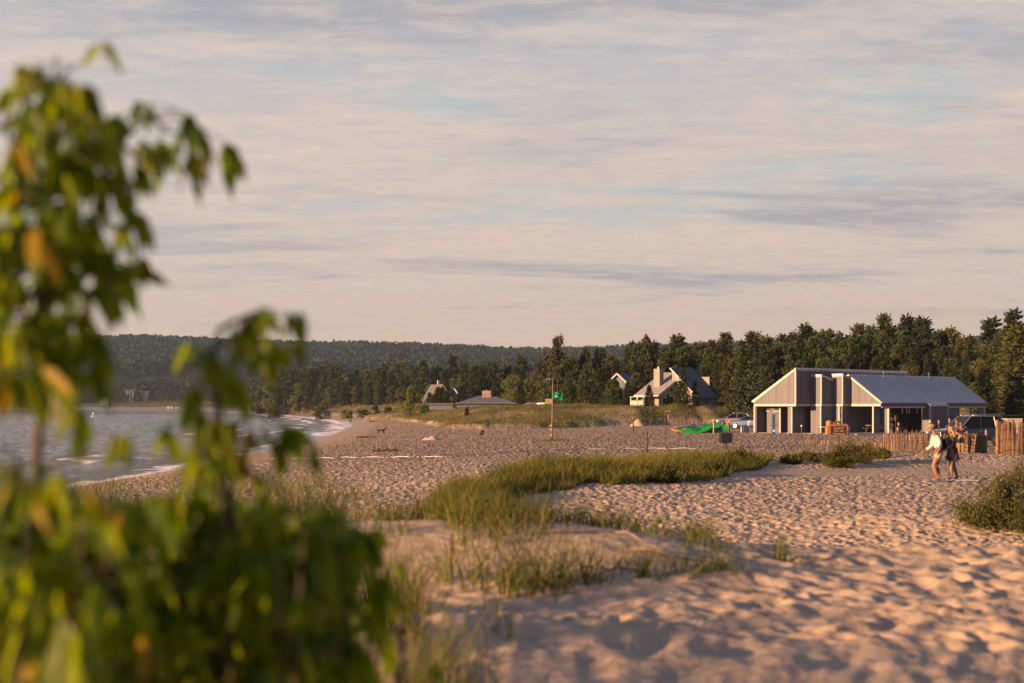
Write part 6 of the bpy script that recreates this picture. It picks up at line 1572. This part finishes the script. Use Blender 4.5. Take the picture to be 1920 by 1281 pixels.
# person sitting on the sand at the dune foot, and the far walker
y = 152; x = xat(906, y); JS = dict(pelvis=(0, 0, .14), chest=(.02, 0, .52), neck=(.0, 0, .68), head=(-.03, 0, .82), sha=(0, -.16, .60), ela=(-.18, -.2, .40), wra=(-.36, -.12, .44), shb=(0, .16, .60), elb=(-.18, .2, .40), wrb=(-.36, .12, .44),
    hipa=(-.08, -.09, .12), kna=(-.44, -.1, .30), ana=(-.80, -.1, .07), fta=(-.92, -.1, .14), hipb=(-.08, .09, .12), knb=(-.46, .1, .26), anb=(-.82, .1, .07), ftb=(-.94, .1, .14))
person('person', 'person in black sitting on the sand at the foot of the grassy dune', (x, y, G(x, y)), JS, (-1, 0), ('blackcloth', 1.8), ('blackcloth', .9), ('haird', 0))
y = 335; x = xat(657, y); person('person', 'tiny far walker in dark clothes near the surf line', (x, y, G(x, y)), dict(JB, wra=(-.24, -.05, .85), wrb=(.24, -.05, .85)), (0, -1), ('navycloth', 1.8), ('blackcloth', .95), ('haird', 0))
def dog():
    y = 186; x = xat(715, y); q = thing('dog', 'black dog standing on the open beach facing right with its head up', 'dog', (x, y, G(x, y)), 0)
    V = [(0, 0, .50), (-.22, 0, .52), (-.40, 0, .53), (.22, 0, .52), (.38, 0, .55), (.50, 0, .70), (.58, 0, .80), (.70, 0, .78), (.78, 0, .76)]
    Rr = [(.11, .12), (.10, .10), (.11, .11), (.13, .15), (.11, .12), (.075, .08), (.08, .08), (.05, .045), (.03, .025)]; E = [(0, 1), (1, 2), (0, 3), (3, 4), (4, 5), (5, 6), (6, 7), (7, 8)]
    def chain(par, pts):
        for p, r_ in pts: V.append(p); Rr.append((r_, r_)); E.append((par, len(V) - 1)); par = len(V) - 1
    for s in (-1, 1):
        chain(2, [((-.42, s * .08, .40), .075), ((-.36 + .04 * s, s * .09, .27), .045), ((-.47 + .04 * s, s * .09, .17), .026), ((-.45 + .04 * s, s * .09, .03), .024), ((-.39 + .04 * s, s * .09, .015), .022)])
        chain(3, [((.30, s * .09, .38), .06), ((.30 + .03 * s, s * .09, .22), .030), ((.31 + .03 * s, s * .09, .04), .024), ((.36 + .03 * s, s * .09, .015), .022)])
    chain(2, [((-.52, 0, .58), .03), ((-.66, 0, .66), .022), ((-.78, 0, .70), .012)])
    Vm, Fc = skin_mesh(V, E, Rr); b = MB().add(Vm, Fc)
    for s in (-1, 1): b.lathe((.56, s * .055, .86), [(.03, -.03), (.03, .02), (.006, .08)], 8)
    b.build('body', 'dogfur', q, True)
dog()
# towels under the couple
def cloth(name, label, u0, u1, v, y0, w, m, seed):
    r = np.random.default_rng(seed); xa = xat(u0, y0); xb = xat(u1, y0); n, k = 46, 22; V = []; Fc = []
    for i in range(n + 1):
        for j in range(k + 1):
            s = i / n; t = j / k; X = xa + (xb - xa) * s + .05 * math.sin(t * 7 + seed); Yy = y0 + (t - .5) * w + .05 * math.sin(s * 9 + seed)
            z = G(X, Yy) - .015 + .04 * float(vnoise(X * 6, Yy * 5, seed)) + .06 * float(vnoise(X * 2.2, Yy * 3.2, seed + 3)); V.append((X - xa, Yy - y0, z))
    for i in range(n):
        for j in range(k): q = i * (k + 1) + j; Fc.append((q, q + 1, q + k + 2, q + k + 1))
    V = [(a, b_, c - G(xa, y0)) for a, b_, c in V]; o = MB().add(V, Fc).build(name, m, None, True, fix=False, loc=(xa, y0, G(xa, y0))); tag(o, label, 'towel'); o.modifiers.new('t', 'SOLIDIFY').thickness = .004
cloth('beach_towel', 'rumpled blue and white patterned towel under the man in the cap', 1732, 1784, 0, 43.0, 1.0, 'towelb', 4)
cloth('beach_blanket', 'white blanket spread to the right beneath the blonde person', 1778, 1834, 0, 43.3, .9, 'towelw', 9)
